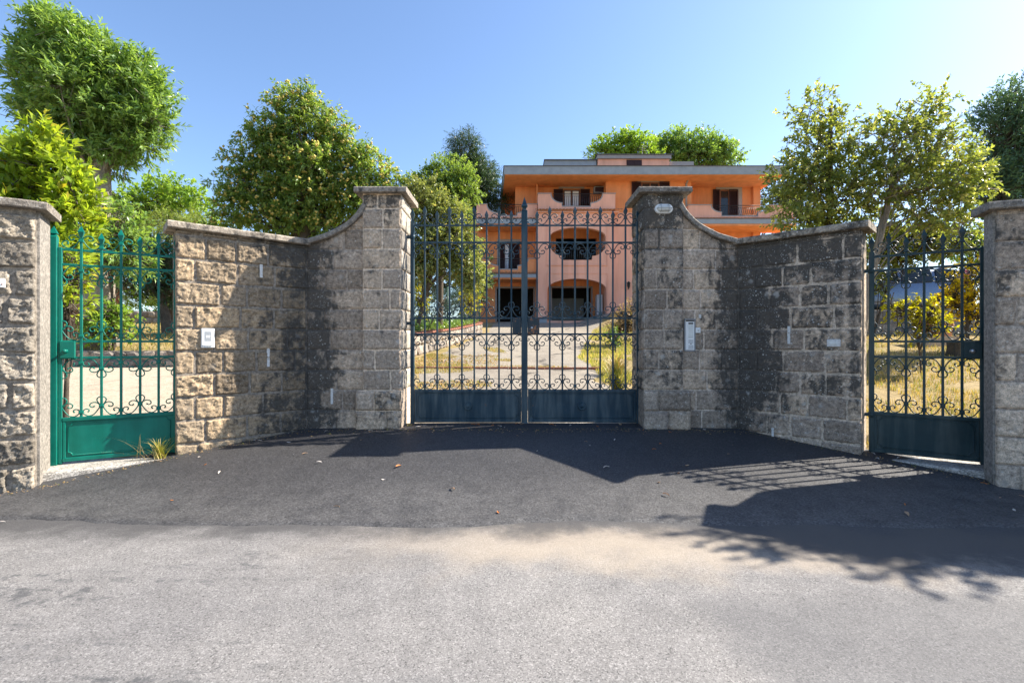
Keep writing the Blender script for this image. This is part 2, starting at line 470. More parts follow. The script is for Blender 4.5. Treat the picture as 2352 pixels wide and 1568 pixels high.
def cracked():
    t = NT('drive_concrete')
    n1 = t.noise(0.8, 5, 0.65); n2 = t.noise(12, 5, 0.7); n3 = t.noise(90, 3, 0.7)
    c = t.ramp(n1, [(0.3, (0.24, 0.205, 0.165)), (0.55, (0.33, 0.29, 0.235)), (0.75, (0.30, 0.25, 0.18))])
    c = t.mix(0.7, c, t.ramp(n2, [(0.3, 0.72), (0.7, 1.15)]), 'MULTIPLY')
    c = t.mix(0.6, c, t.ramp(n3, [(0.3, 0.7), (0.7, 1.15)]), 'MULTIPLY')
    wv = t.n('ShaderNodeVectorMath', operation='ADD')
    t.L(t.pos(), wv.inputs[0])
    cb = t.n('ShaderNodeTexNoise'); t.L(t.pos(), cb.inputs['Vector']); cb.inputs['Scale'].default_value = 2.2; cb.inputs['Detail'].default_value = 5
    sc = t.n('ShaderNodeVectorMath', operation='SCALE'); t.L(cb.outputs['Color'], sc.inputs[0]); sc.inputs['Scale'].default_value = 0.7
    t.L(sc.outputs[0], wv.inputs[1])
    e = t.voro(0.55, vec=t.scale(wv.outputs[0], (0.6, 1.0, 0.0)), feature='DISTANCE_TO_EDGE')
    crk = t.math('MULTIPLY', t.mrange(e, 0.0, 0.035, 1.0, 0.0), t.mrange(t.noise(1.1, 3), 0.42, 0.6))
    c = t.mix(t.math('MULTIPLY', crk, 0.9), c, (0.05, 0.045, 0.04))
    return t.done(t.bsdf(c, 0.93, t.bump(t.math('SUBTRACT', t.math('ADD', n2, n3), t.math('MULTIPLY', crk, 2.0)), 0.6, 0.02), 0, 0.15))
M['drive'] = cracked()
def terrazzo():
    t = NT('threshold_concrete')
    n1 = t.noise(6, 4); v = t.voro(90, out='Color'); s2 = t.n('ShaderNodeSeparateColor'); t.L(v, s2.inputs[0])
    c = t.mix(t.ramp(n1, [(0.3, 0.0), (0.7, 1.0)]), (0.44, 0.41, 0.37), (0.31, 0.285, 0.25))
    c = t.mix(0.9, c, t.ramp(s2.outputs[0], [(0.0, 0.45), (0.5, 0.95), (1.0, 1.5)]), 'MULTIPLY')
    return t.done(t.bsdf(c, 0.9, t.bump(s2.outputs[1], 0.7, 0.008), 0, 0.2))
M['threshold'] = terrazzo()
M['white_plastic'] = flat_mat('white_plastic', (0.78, 0.78, 0.76), 0.4, var=0.06, vscale=40)
M['grey_plastic'] = flat_mat('grey_plastic', (0.28, 0.29, 0.30), 0.45, var=0.08, vscale=40)
M['dark_slot'] = flat_mat('dark_slot', (0.03, 0.03, 0.033), 0.5, var=0.1)
M['steel'] = flat_mat('steel', (0.55, 0.56, 0.58), 0.35, metallic=0.8, var=0.1, vscale=50)
M['chalk'] = flat_mat('chalk', (0.66, 0.65, 0.62), 0.95, var=0.35, vscale=60, bump=0.004)
M['lamp_glass'] = flat_mat('lamp_glass', (0.62, 0.63, 0.60), 0.22, var=0.25, vscale=14, spec=0.6)
M['bark'] = ground_mat('bark', [(0.09, 0.075, 0.06), (0.14, 0.115, 0.09), (0.07, 0.06, 0.05)], 4.0)
M['bark_pale'] = ground_mat('bark_pale', [(0.30, 0.26, 0.21), (0.36, 0.31, 0.25), (0.22, 0.19, 0.155)], 3.0)
M['brick_red'] = flat_mat('brick_red', (0.30, 0.13, 0.085), 0.9, var=0.3, vscale=12, bump=0.006)
M['terracotta'] = flat_mat('terracotta', (0.50, 0.25, 0.14), 0.85, var=0.2, vscale=7, bump=0.004)

# ------------------------------------------------------------------ terrain
XC = 0.14
WALL_LINE = [(0, 6.70), (2.9, 6.60), (3.98, 5.76), (4.95, 5.15), (6.5, 4.1), (9.5, 2.2), (12, 0.8), (400, 0.6)]
def wall_y(x): return interp(abs(x-XC), WALL_LINE)
def street_z(x, y):
    z = -1.16-0.104*(6.4-min(y, 6.6))-0.025*max(0.0, abs(x-XC)-1.8)
    zr = -1.42-0.042*(3.9-y)-0.004*abs(x)
    k = sstep(3.5, 4.3, y)
    return CAMZ + (zr*(1-k)+max(z, zr-0.02)*k)
def garden_z(x, y):
    z = -1.85+0.1*min(y, 30.5)
    if y < 7: z = max(z, -1.17-0.14*sstep(1.6, 4.5, abs(x-XC)))
    if x > 3.5:
        z += sstep(3.5, 6.5, x)*0.085*max(0.0, min(y, 13.6)-6.0)
        if y > 13.9: z = lerp(z, max(z, 0.93), sstep(5.0, 6.2, x)*(1-sstep(28, 34, y)))
    if x < -4.5 and y > 12.2: z += 0.42*sstep(-4.5, -6.0, x)*sstep(12.15, 12.35, y)
    z += 0.05*mnoise.noise(Vector((x*0.35, y*0.35, 3.1)))*sstep(7.5, 10, y)
    return CAMZ+z

def grid_sheet(name, xs, ys, zf, mat, inside=None):
    V = [(x, y, zf(x, y)) for y in ys for x in xs]
    nx = len(xs); F = []
    for j in range(len(ys)-1):
        for i in range(nx-1):
            if inside and not inside(0.5*(xs[i]+xs[i+1]), 0.5*(ys[j]+ys[j+1])): continue
            a = j*nx+i; F.append((a, a+1, a+nx+1, a+nx))
    return arr_mesh(name, V, F, mat, smooth=True)

def axis(fine0, fine1, step, far):
    a = list(np.arange(fine0, fine1+1e-6, step))
    lo = []; hi = []; d = step*1.6; v = fine0
    while v > -far: v -= d; d *= 1.5; lo.append(max(v, -far))
    d = step*1.6; v = fine1
    while v < far: v += d; d *= 1.5; hi.append(min(v, far))
    return lo[::-1]+a+hi

def land_z(x, y):
    wy = wall_y(x)-0.06
    if y > wy: return garden_z(x, y)
    return min(street_z(x, max(y, -8)), garden_z(x, wy))-0.22
g = obj('ground', grid_sheet('ground', axis(-18, 20, 0.4, 420), axis(1, 36, 0.4, 420), land_z, M['soil']))
tag(g, kind='structure')

# street: old bleached road, and the newer dark asphalt apron laid over it up to the walls
xs = sorted(set(list(np.arange(-9, 9.01, 0.3))+[-60, -40, -25, -16, -12, 12, 16, 25, 40, 60]))
ys = list(np.arange(-7, 6.0, 0.25))
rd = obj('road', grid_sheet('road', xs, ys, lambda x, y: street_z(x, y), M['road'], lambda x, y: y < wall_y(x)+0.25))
tag(rd, kind='structure')
def seam_y(x):
    return 3.78+0.03*math.sin(x*1.3)+0.07*mnoise.noise(Vector((x*0.9, 0, 0)))+0.035*mnoise.noise(Vector((x*5, 1, 0)))+0.014*mnoise.noise(Vector((x*16, 2, 0)))+0.05*max(0, -x-2.2)**1.1-0.02*max(0, x-3)
V = []; F = []; nT = 34
xa = np.arange(-6.4, 6.61, 0.04)
for x in xa:
    y0 = seam_y(x); y1 = max(wall_y(x)-0.02, y0+0.02)
    for j in range(nT+1):
        t = j/nT; y = lerp(y0, y1, t**1.25)
        lip = 0.0 if j == 0 else 0.014*sstep(0.0, 0.05, y-y0)+0.004
        V.append((x, y, street_z(x, y)+lip+0.006*mnoise.noise(Vector((x*0.8, y*0.8, 5)))*(j > 0)))
for i in range(len(xa)-1):
    for j in range(nT):
        a = i*(nT+1)+j; F.append((a, a+nT+1, a+nT+2, a+1))
ap = obj('pavement_apron', arr_mesh('pavement_apron', V, F, M['apron'], smooth=True)); tag(ap, kind='structure')

# driveway up to the house, brick drain strip across it
DL = [(6.5, -1.55), (9, -1.9), (11.5, -2.3), (14, -2.3), (19, -1.75), (24, -1.2), (30.4, -1.4)]
DR = [(6.5, 1.85), (9, 2.0), (11.7, 2.15), (13.6, 2.0), (18, 2.9), (24, 4.2), (30.4, 6.5)]
V = []; F = []; ysd = np.arange(6.55, 30.6, 0.25); nT = 16
for y in ysd:
    wob = 0.25*mnoise.noise(Vector((0, y*0.9, 7))); wob2 = 0.3*mnoise.noise(Vector((9, y*1.1, 7)))
    for j in range(nT+1):
        x = lerp(interp(y, DL)+wob, interp(y, DR)+wob2, j/nT)
        V.append((x, y, garden_z(x, y)+0.02+0.02*mnoise.noise(Vector((x*0.7, y*0.7, 1)))-(0.03 if j in (0, nT) else 0)))
for i in range(len(ysd)-1):
    for j in range(nT):
        a = i*(nT+1)+j; F.append((a, a+1, a+nT+2, a+nT+1))
dv = obj('driveway', arr_mesh('driveway', V, F, M['drive'], smooth=True)); tag(dv, kind='structure')
brk = MB().bbox(-0.105, 0.105, -0.05, 0.05, -0.03, 0.03, 0.006).mesh('brick', M['brick_red'])
for i in range(20):
    x = -2.2+i*0.222
    obj('brick', brk, None, dv, (x, 11.72+0.015*math.sin(i*2.3), garden_z(x, 11.72)+0.033), (0, 0, 0.03*math.sin(i*7.1)))

# gravel drive behind the green gate
V = []; F = []; ysd = np.arange(5.3, 12.4, 0.25)
for y in ysd:
    for j in range(nT+1):
        x = lerp(-13.5-0.4*(y-5), interp(y, [(5.3, -3.9), (8, -3.6), (12.4, -5.2)]), j/nT)
        V.append((x, y, (garden_z(x, y) if y < 12.1 else garden_z(x, 12.1))+0.015))
for i in range(len(ysd)-1):
    for j in range(nT):
        a = i*(nT+1)+j; F.append((a, a+1, a+nT+2, a+nT+1))
def _gr_in(): pass
F = [f for f in F if all(V[k][1] > wall_y(V[k][0])+0.05 for k in f)]
gv = obj('gravel_drive', arr_mesh('gravel_drive', V, F, M['gravel'], smooth=True)); tag(gv, kind='structure')

# ------------------------------------------------------------------ masonry
COURSE = 0.267
def frame_of(O, E):
    """local frame of a wall face: origin O, x towards E (left to right seen from the street), -y outward"""
    O = Vector((O[0], O[1], 0)); E = Vector((E[0], E[1], 0))
    ang = math.atan2(E.y-O.y, E.x-O.x)
    return O, ang, (E-O).length

def stone_mesh(name, x0, x1, z0, z1, ztop, amp, proud, mat, seed, depth=0.05, cell=0.022, edge=0.022, round_l=False, round_r=False):
    """one rough block: displaced front grid and skirts running back into the mortar. None if the coping leaves no room"""
    nx = max(3, int((x1-x0)/cell)); nz = max(3, int((z1-z0)/cell))
    V = []; ok = False
    off = Vector((seed*3.17, seed*1.31, seed*0.77))
    tilt = (random.random()-0.5)*0.5*proud
    jz0 = (random.random()-0.5)*0.5*amp; jz1 = (random.random()-0.5)*0.5*amp
    for i in range(nx+1):
        u = i/nx; x = lerp(x0, x1, u)
        zb = z0+jz0*(u-0.5)*2; zt = min(z1+jz1*(u-0.5)*2, ztop(x)-0.004)
        if zt-zb > 0.03: ok = True
        zt = max(zt, zb+0.004)
        for k in range(nz+1):
            v = k/nz; z = lerp(zb, zt, v)
            ex = min(u, 1-u)*(x1-x0); ez = min(v, 1-v)*(zt-zb)
            wob = 0.6+0.8*mnoise.noise(Vector((x*6, z*6, 0))+off)
            e = min(1.0, min(ex, ez)/max(0.006, edge*wob))
            prof = math.sqrt(max(0.0, 1-(1-e)**2))
            p = Vector((x*9, z*9, 0.0))+off
            n = 0.45*mnoise.noise(p)+0.42*mnoise.noise(p*2.3)+0.55*(abs(mnoise.noise(p*4.3))-0.22)+0.38*mnoise.noise(p*8.5)
            y = -(proud*prof + amp*n*(0.25+0.75*prof) + tilt*(v-0.5))
            jx = 0.007*mnoise.noise(Vector((z*14, x*3, 9))+off)
            jz = 0.006*mnoise.noise(Vector((x*13, z*3, 4))+off)*(1.0 if k in (0, nz) else 0.4)
            V.append((x+jx*(0.5+amp/0.04), y, z+jz*(0.5+amp/0.04)))
    if not ok: return None
    F = []; w = nz+1
    for i in range(nx):
        for k in range(nz):
            a = i*w+k; F.append((a, a+w, a+w+1, a+1))
    ring = [i*w for i in range(nx+1)]+[nx*w+k for k in range(1, nz+1)]+[i*w+nz for i in range(nx-1, -1, -1)]+[k for k in range(nz-1, 0, -1)]
    b = len(V)
    for r in ring: V.append((V[r][0], depth, V[r][2]))
    m = len(ring)
    for i in range(m):
        j = (i+1) % m
        F.append((ring[i], b+i, b+j, ring[j]))
    return arr_mesh(name, V, F, mat, smooth=False)

def lay_stones(parent, length, zlow, ztop, mat, amp, proud, seed, x_start=0.0, off=0.0, lmean=0.37, joint=0.018, zmax=None, cell=0.022, edge=0.022, phase=0.0, ybase=0.0, rotz=0.0, origin=None):
    """courses of blocks along local x from x_start to length; children named stone"""
    rnd = random.Random(seed)
    zc = CAMZ-0.648+phase
    k0 = int(math.floor((zlow-zc)/COURSE))
    k = k0
    top = zmax if zmax else max(ztop(lerp(x_start, length, i/20)) for i in range(21))
    while zc+k*COURSE < top-0.03:
        zb = zc+k*COURSE; zt = min(zb+COURSE, top)
        x = x_start
        first = True
        while x < length-0.02:
            l = lmean*rnd.uniform(0.72, 1.3)
            if first: l *= 0.55 if (k % 2) else 1.0; first = False
            if length-(x+l) < 0.14: l = length-x
            pr = proud*rnd.uniform(0.6, 1.35); am = amp*rnd.uniform(0.7, 1.25)
            me = stone_mesh('stone', x+joint/2, x+l-joint/2, zb+joint/2, zt-joint/2, ztop, am, pr, mat, rnd.uniform(0, 40), cell=cell, edge=edge*rnd.uniform(0.7, 1.4))
            if me:
                o = obj('stone', me, None, parent)
                if origin is not None:
                    o.location = origin; o.rotation_euler = (0, 0, rotz)
            x += l
        k += 1

def coping_mesh(name, pts, y0, y1, th, mat, n_w=8, rough=0.006, seed=0.0, sub=0.05):
    """slab of thickness th whose top follows pts (x,z); runs from y0 (street) to y1"""
    P = [Vector((x, z)) for x, z in pts]
    dense = [P[0]]
    for a, b in zip(P, P[1:]):
        n = max(1, int((b-a).length/sub))
        for i in range(1, n+1): dense.append(a.lerp(b, i/n))
    V = []; F = []
    m = len(dense)
    ysec = [y0+0.012, y0, y0] + [y0+0.012+(y1-y0-0.024)*i/6 for i in range(7)][0:0]
    sec = [(y0, 1.0-0.2), (y0+0.012, 1.0)] + [(y0+(y1-y0)*f, 1.0+0.03) for f in (0.25, 0.5, 0.75)] + [(y1-0.012, 1.0), (y1, 0.8), (y1, 0.1), (y1-0.01, 0.0), (y0+0.01, 0.0), (y0, 0.12)]
    ns = len(sec)
    for i, p in enumerate(dense):
        t = (dense[min(i+1, m-1)]-dense[max(i-1, 0)]).normalized()
        nrm = Vector((-t.y, t.x))
        for j, (y, f) in enumerate(sec):
            q = p+nrm*(-th*(1-f))
            nn = mnoise.noise(Vector((q.x*7+seed, y*7, q.y*7)))*rough+mnoise.noise(Vector((q.x*25+seed, y*25, q.y*25)))*rough*0.5
            V.append((q.x+nn*0.5, y+nn*(1 if abs(y-y0) < 0.03 else -1), q.y+nn*0.8))
    for i in range(m-1):
        for j in range(ns):
            a = i*ns+j; b = i*ns+(j+1) % ns
            F.append((a, a+ns, b+ns, b))
    me = bpy.data.meshes.new(name)
    me.from_pydata(V, [], F+[tuple(range(ns)), tuple((m-1)*ns+j for j in range(ns-1, -1, -1))])
    me.materials.append(mat)
    bm = bmesh.new(); bm.from_mesh(me); bmesh.ops.recalc_face_normals(bm, faces=bm.faces); bm.to_mesh(me); bm.free()
    return me

ZW = CAMZ+1.36                                            # top of the wing walls' coping
SWOOP = [(0.0, 1.353), (0.15, 1.392), (0.32, 1.452), (0.50, 1.545), (0.62, 1.64), (0.705, 1.74), (0.76, 1.83)]   # from corner towards pillar

def wing_wall(side, mats, label):
    """splayed wall plus the concave curved piece rising to the gate pillar; side -1 left, +1 right"""
    J = LJ if side < 0 else RJ
    E = (-3.84, 5.50) if side < 0 else (3.97, 5.48)
    root = empty('wing_wall', (J[0], J[1], street_z(*J)), 0, label, 'stone wall', 'wing walls beside the main gate')
    z0 = -root.location.z
    # splayed length
    if side < 0: O, ang, L = frame_of(E, J)
    else: O, ang, L = frame_of(J, E)
    amp, proud = (0.028, 0.017) if side < 0 else (0.019, 0.011)
    top = lambda x: ZW-0.075
    if side < 0: cx0, cx1 = 0.02, L+0.2
    else: cx0, cx1 = -0.2, L-0.02
    sp = MB().box(cx0, cx1, 0.0 if side < 0 else -0.001, 0.34, 0.0, ZW-0.07).build('splayed_length', mats[2], root, (O.x-J[0], O.y-J[1], z0), (0, 0, ang))
    lay_stones(sp, L if side > 0 else L, CAMZ-1.5, top, mats[0], amp, proud, 11+side, x_start=0.0, cell=0.0105 if side < 0 else 0.018, joint=0.026 if side < 0 else 0.022, edge=0.016 if side < 0 else 0.012)
    e0, e1 = (-0.07, L+0.03) if side < 0 else (-0.03, L+0.07)
    obj('coping', coping_mesh('coping', [(e0, ZW), (e1, ZW-0.005)], -0.085, 0.40, 0.078, mats[3], seed=side), None, sp)
    # curved length
    Lc = 0.78
    pts = SWOOP if side < 0 else [(Lc-x, z) for x, z in reversed(SWOOP)]
    pts = [(x, CAMZ+z) for x, z in pts]
    dense = [(p.x, p.y) for p in catmull([(x, z, 0) for x, z in pts], 6)]
    topf = lambda x: interp(x, dense)-0.072
    outer = [(0.0, 0.0), (Lc, 0.0)]+[(x, z-0.068) for x, z in reversed(dense) if 0 <= x <= Lc]
    m = MB().plate(outer, [], 0.0, 0.36)
    cv = m.build('curved_length', mats[4], root, ((0 if side < 0 else -Lc), 0.0, z0))
    lay_stones(cv, Lc, CAMZ-1.5, topf, mats[1], 0.013, 0.010, 31+side, cell=0.02, joint=0.02, edge=0.014, zmax=max(z for x, z in dense)-0.07)
    obj('coping', coping_mesh('coping', dense, -0.075, 0.41, 0.068, mats[3], seed=5+side), None, cv)
    return root

wing_wall(-1, (M['stone_left'], M['stone_left_curve'], M['mortar_warm'], M['coping'], M['mortar_grey']),
          'sunlit tan rough stone wing wall with coping, beside the green gate')
wing_wall(+1, (M['stone_right'], M['stone_right_curve'], M['mortar_dark'], M['coping_dark'], M['mortar_pale']),
          'shaded blackened stone wing wall with coping, beside the dark side gate')

def gate_pillar(side, mat, mmat, cmat, label):
    x0, x1 = (-1.98, -1.463) if side < 0 else (1.745, 2.27)
    yf, yb = 6.40, 7.02
    zg = street_z(0, 6.4)
    root = empty('gate_pillar', ((x0+x1)/2, yf, zg), 0, label, 'stone pillar', 'pillars of the main gate')
    w = x1-x0; zt = CAMZ+1.955-zg
    core = MB().box(-w/2+0.006, w/2-0.006, 0.0, yb-yf, -0.3, zt).build('shaft', mmat, root)
    zp = CAMZ-0.648
    ztop = lambda x: CAMZ+1.95
    rnd_seed = 51+side
    lay_stones(core, w, zp, ztop, mat, 0.012, 0.010, rnd_seed, cell=0.02, joint=0.02, edge=0.012, origin=(-w/2, 0, -zg))
    # inner side, facing the gateway
    so, sr = ((w/2, 0, -zg), math.pi/2) if side < 0 else ((-w/2, yb-yf, -zg), -math.pi/2)
    lay_stones(core, yb-yf, zp, ztop, M['plaster_reveal'] if side < 0 else mat, 0.012, 0.012, rnd_seed+5, cell=0.03, joint=0.012, edge=0.02, lmean=0.33, origin=so, rotz=sr)
    # plinth of two wider courses
    pl0, pl1 = (x0-0.085, x1+0.012) if side < 0 else (x0-0.012, x1+0.09)
    pf = MB().box(0.006, pl1-pl0-0.006, 0.006, yb-yf+0.03, zg-0.3, zp).build('plinth', mmat, root, (pl0-(x0+x1)/2, -0.035, -zg))
    lay_stones(pf, pl1-pl0, CAMZ-1.5, lambda x: zp-0.003, mat, 0.012, 0.014, rnd_seed+9, cell=0.024, joint=0.014, edge=0.02, zmax=zp)
    # coping slab
    cp = obj('coping', coping_mesh('coping', [(-w/2-0.085, zt+0.068), (w/2+0.085, zt+0.068)], -0.095, yb-yf+0.08, 0.072, cmat, rough=0.008, seed=side*3), None, root)
    return root
pl = gate_pillar(-1, M['stone_pillar_left'], M['mortar_grey'], M['coping'], 'grey stone gate pillar on the left, its inner side sunlit, no lamp')
pr = gate_pillar(+1, M['stone_pillar_right'], M['mortar_dark'], M['coping_dark'], 'dark lichen-spotted stone gate pillar carrying the bulkhead lamp')

def outer_wall(side, mat, mmat, cmat, amp, proud, label, length=7.0):
    zt = CAMZ+1.335
    if side < 0:
        C = (-4.575, 4.66); d = Vector((-0.84, -0.545)).normalized(); E = (C[0]+d.x*length, C[1]+d.y*length)
        O, ang, L = frame_of(E, C)
    else:
        C = (4.665, 4.66); d = Vector((0.922, -0.387)).normalized(); E = (C[0]+d.x*length, C[1]+d.y*length)
        O, ang, L = frame_of(C, E)
    zg = street_z(*C)
    root = empty('boundary_wall', (O.x, O.y, zg), ang, label, 'stone wall')
    fr = MB().box(0.0 if side < 0 else 0.012, L-0.012 if side < 0 else L, 0.0, 0.42 if side < 0 else 0.2, zg-0.6, zt-0.07).build('street_face', mmat, root, (0, 0, -zg))
    if side < 0:
        lay_stones(fr, L, CAMZ-1.6, lambda x: zt-0.075, mat, amp, proud, 71, x_start=L-1.6, cell=0.0115, joint=0.032, edge=0.02)
        MB().box(L-0.012, L+0.012, 0.03, 0.42, -0.5, zt-0.075-zg).build('reveal_plaster', M['plaster_reveal'], root)
    else:
        lay_stones(fr, 2.4, CAMZ-1.6, lambda x: zt-0.075, mat, amp, proud, 73, cell=0.02, joint=0.012, edge=0.02)
        MB().box(-0.012, 0.012, 0.03, 0.2, -0.5, zt-0.075-zg).build('reveal_plaster', M['plaster_reveal'], root)
    if side > 0:      # unseen masonry block added to keep sun out of the gap at the jamb
        q = [(4.72, 4.80), (4.86, 4.70), (5.34, 5.00), (5.09, 5.125)]
        ca, sa = math.cos(-ang), math.sin(-ang)
        q = [((x-O.x)*ca-(y-O.y)*sa, (x-O.x)*sa+(y-O.y)*ca) for x, y in q]
        m = MB().add([(x, y, -0.4) for x, y in q]+[(x, y, zt-0.08-zg) for x, y in q], [(3, 2, 1, 0), (4, 5, 6, 7)]+[(i, (i+1) % 4, (i+1) % 4+4, i+4) for i in range(4)])
        m.build('light_gap_block', M['plaster_reveal'], root)
    a, b = (0.0, L+0.085) if side < 0 else (-0.085, L)
    obj('coping', coping_mesh('coping', [(a, zt), (b, zt)], -0.09, 0.5 if side < 0 else 0.28, 0.075, cmat, seed=11+side, sub=0.12), None, fr)
    return root
wl_o = outer_wall(-1, M['stone_outer_left'], M['mortar_warm'], M['coping'], 0.040, 0.030, 'rough-hewn stone boundary wall at the left edge with wide pale joints')
wr_o = outer_wall(+1, M['stone_outer_right'], M['mortar_grey'], M['coping_dark'], 0.015, 0.010, 'shaded stone boundary wall at the right edge with blue paint marks')

# ------------------------------------------------------------------ wrought-iron gates
# one scroll, drawn between a low bar (u=0) and a high bar (u=1); v is height over the rail, both in bar spacings
SCROLL = [(0.33, 0.32), (0.30, 0.365), (0.345, 0.40), (0.386, 0.37), (0.36, 0.455), (0.24, 0.495), (0.12, 0.42), (0.065, 0.285), (0.13, 0.165), (0.26, 0.06), (0.40, 0.025),
          (0.61, 0.11), (0.83, 0.43), (0.925, 0.667), (0.85, 0.80), (0.72, 0.895), (0.58, 0.905), (0.46, 0.84), (0.41, 0.74), (0.447, 0.63), (0.55, 0.585), (0.63, 0.63), (0.625, 0.69), (0.585, 0.69)]
SCROLL = [(0.345, 0.315), (0.386, 0.37), (0.35, 0.455), (0.24, 0.495), (0.12, 0.42), (0.065, 0.285), (0.13, 0.165), (0.26, 0.06), (0.40, 0.025),
          (0.61, 0.11), (0.83, 0.43), (0.925, 0.667), (0.85, 0.80), (0.72, 0.895), (0.58, 0.905), (0.46, 0.84), (0.41, 0.74), (0.447, 0.63), (0.55, 0.585), (0.635, 0.64)]
LOOP = [(0.05, 0.69), (0.15, 0.84), (0.245, 1.06), (0.17, 1.225), (0.0, 1.275), (-0.17, 1.225), (-0.245, 1.06), (-0.15, 0.84), (-0.05, 0.69)]
SP = 0.163
_scroll_cache = {}
def scroll_mesh(width, right, down, mat, half=False):
    key = (round(width, 4), right, down, mat.name, half)
    if key in _scroll_cache: return _scroll_cache[key]
    sx = width*(1 if right else -1); sz = SP*(-1 if down else 1)
    src = SCROLL[:12]+[(0.92, 0.56)] if half else SCROLL
    pts = catmull([(u*sx, 0.0, v*sz) for u, v in src], 4)
    m = MB(); m.tube(pts, 0.0062, 5)
    ends = [pts[0]] if half else [pts[0], pts[-1]]
    for e in ends: m.lathe([(0.001, -0.0095), (0.007, -0.006), (0.0095, 0), (0.007, 0.006), (0.001, 0.0095)], 6, (e.x, e.y, e.z))
    me = m.mesh('scroll', mat); _scroll_cache[key] = me
    return me
def loop_mesh(down, mat, half=0):
    key = ('loop', down, mat.name, half)
    if key in _scroll_cache: return _scroll_cache[key]
    sz = SP*(-1 if down else 1)
    src = LOOP if half == 0 else (LOOP[:5] if half > 0 else LOOP[4:])
    me = MB().tube(catmull([(u*SP, 0, v*sz) for u, v in src], 4), 0.0062, 5).mesh('loop', mat)
    _scroll_cache[key] = me
    return me
def finial_mesh(mat, k=1.0):
    key = ('fin', mat.name, k)
    if key not in _scroll_cache:
        m = MB().lathe([(0.013*k, 0.0), (0.0135*k, 0.035*k), (0.0365*k, 0.098*k), (0.002, 0.165*k)], 4, smooth=False)
        _scroll_cache[key] = m.mesh('finial', mat)
    return _scroll_cache[key]

def build_gate(root, verts, zr, mat, zbase, bars_skip=()):
    """verts: list of (x, kind) along the leaf; kind 'tall','short' bars, 'post' frame uprights (built elsewhere), 'centre'.
    zr: heights of rails top, second, mid, lower, kick; all local to root"""
    ztop, z2, z3, z4, zk = zr
    xL, xR = verts[0][0], verts[-1][0]
    barw = 0.0115
    for z in (ztop, z2, z3, z4):
        obj('rail', MB().bbox(xL, xR, -0.007, 0.007, z-0.012, z+0.012, 0.003).mesh('rail', mat), None, root)
    clamp = MB().bbox(-0.021, 0.021, -0.019, 0.019, -0.014, 0.014, 0.004).mesh('collar', mat)
    fin = finial_mesh(mat)
    for x, kind in verts:
        if kind in ('tall', 'short'):
            zt = ztop+(0.62 if kind == 'tall' else 0.256)*SP
            b = obj('bar', MB().bbox(x-barw, x+barw, -barw, barw, zk, zt+0.01, 0.003).mesh('bar', mat), None, root)
            o = obj('finial', fin, None, b, (x, 0, zt), (0, 0, 0))
            obj('collar', clamp, None, b, (x, 0, zt))
            hi = kind == 'short'
            for base, sg in ((zk+0.004, 1), (z4-0.012, -1), (z3+0.012, 1), (z2-0.012, -1)):
                v = (0.667 if hi else 0.285)*SP
                obj('collar', clamp, None, b, (x, 0, base+sg*v))
                if hi: obj('loop', loop_mesh(sg < 0, mat), None, b, (x, 0, base))
        elif kind == 'post':
            hf = 1 if x == xL else -1
            for base, sg in ((zk+0.004, 1), (z4-0.012, -1), (z3+0.012, 1), (z2-0.012, -1)):
                obj('loop', loop_mesh(sg < 0, mat, hf), None, root, (x+hf*0.012, 0, base))
    for (xa, ka), (xb, kb) in zip(verts, verts[1:]):
        w = xb-xa
        # lower rows: tall bars and the centre post are low, short bars and frame posts are high
        lo_left = ka in ('tall', 'centre')
        for base, dn in ((zk+0.004, False), (z4-0.012, True), (z3+0.012, False), (z2-0.012, True)):
            obj('scroll', scroll_mesh(w, lo_left, dn, mat), None, root, (xa if lo_left else xb, 0, base))
        # cresting over the top rail: the other way round
        lo_left = ka in ('short', 'post')
        half = 'centre' in (ka, kb)
        obj('scroll', scroll_mesh(w, lo_left, False, mat, half), None, root, (xa if lo_left else xb, 0, ztop+0.012))

def kick_panel(root, x0, x1, z0, z1, mat, medallion=True):
    fr = MB()
    p = MB().box(x0, x1, -0.004, 0.004, z0, z1).build('kick_panel', mat, root)
    w = 0.035
    MB().bbox(x0, x1, -0.02, 0.02, z1-w, z1+0.004, 0.004).build('panel_rail', mat, p)
    MB().bbox(x0, x1, -0.02, 0.02, z0, z0+w*1.2, 0.004).build('panel_rail', mat, p)
    MB().bbox(x0, x0+0.026, -0.017, 0.017, z0+w*1.2, z1-w, 0.004).build('panel_stile', mat, p)
    MB().bbox(x1-0.026, x1, -0.017, 0.017, z0+w*1.2, z1-w, 0.004).build('panel_stile', mat, p)
    # raised moulding with scooped corners
    a, b, c, d = x0+0.045, x1-0.045, z0+w*1.2+0.02, z1-w-0.018
    r = 0.035
    def scoop(cx, cz, a0, a1): return [(cx+r*math.cos(lerp(a0, a1, i/5)), -0.008, cz+r*math.sin(lerp(a0, a1, i/5))) for i in range(6)]
    H = math.pi/2
    pts = scoop(a, c, H, 0)+scoop(b, c, 2*H, H)+scoop(b, d, 3*H, 2*H)+scoop(a, d, 4*H, 3*H)
    pts.append(pts[0])
    MB().tube(pts, 0.0065, 5, caps=False).build('moulding', mat, p)
    if medallion:
        cx, cz = lerp(x0, x1, 0.5), lerp(z0, z1, 0.5)
        MB().lathe([(0.058, 0.0), (0.058, -0.012), (0.048, -0.017), (0.042, -0.012), (0.030, -0.013), (0.024, -0.020), (0.016, -0.016), (0.010, -0.024), (0.002, -0.026)], 18, (cx, -0.004, cz), 'y').build('medallion', mat, p)
    return p

GY = 6.68
gz = CAMZ-1.16
ZR = tuple(CAMZ+z-gz for z in (1.60, 1.365, 0.321, 0.102, -0.667))
zb = CAMZ-1.115-gz
gx0, gxc, gx1 = -1.375, 0.172, 1.742
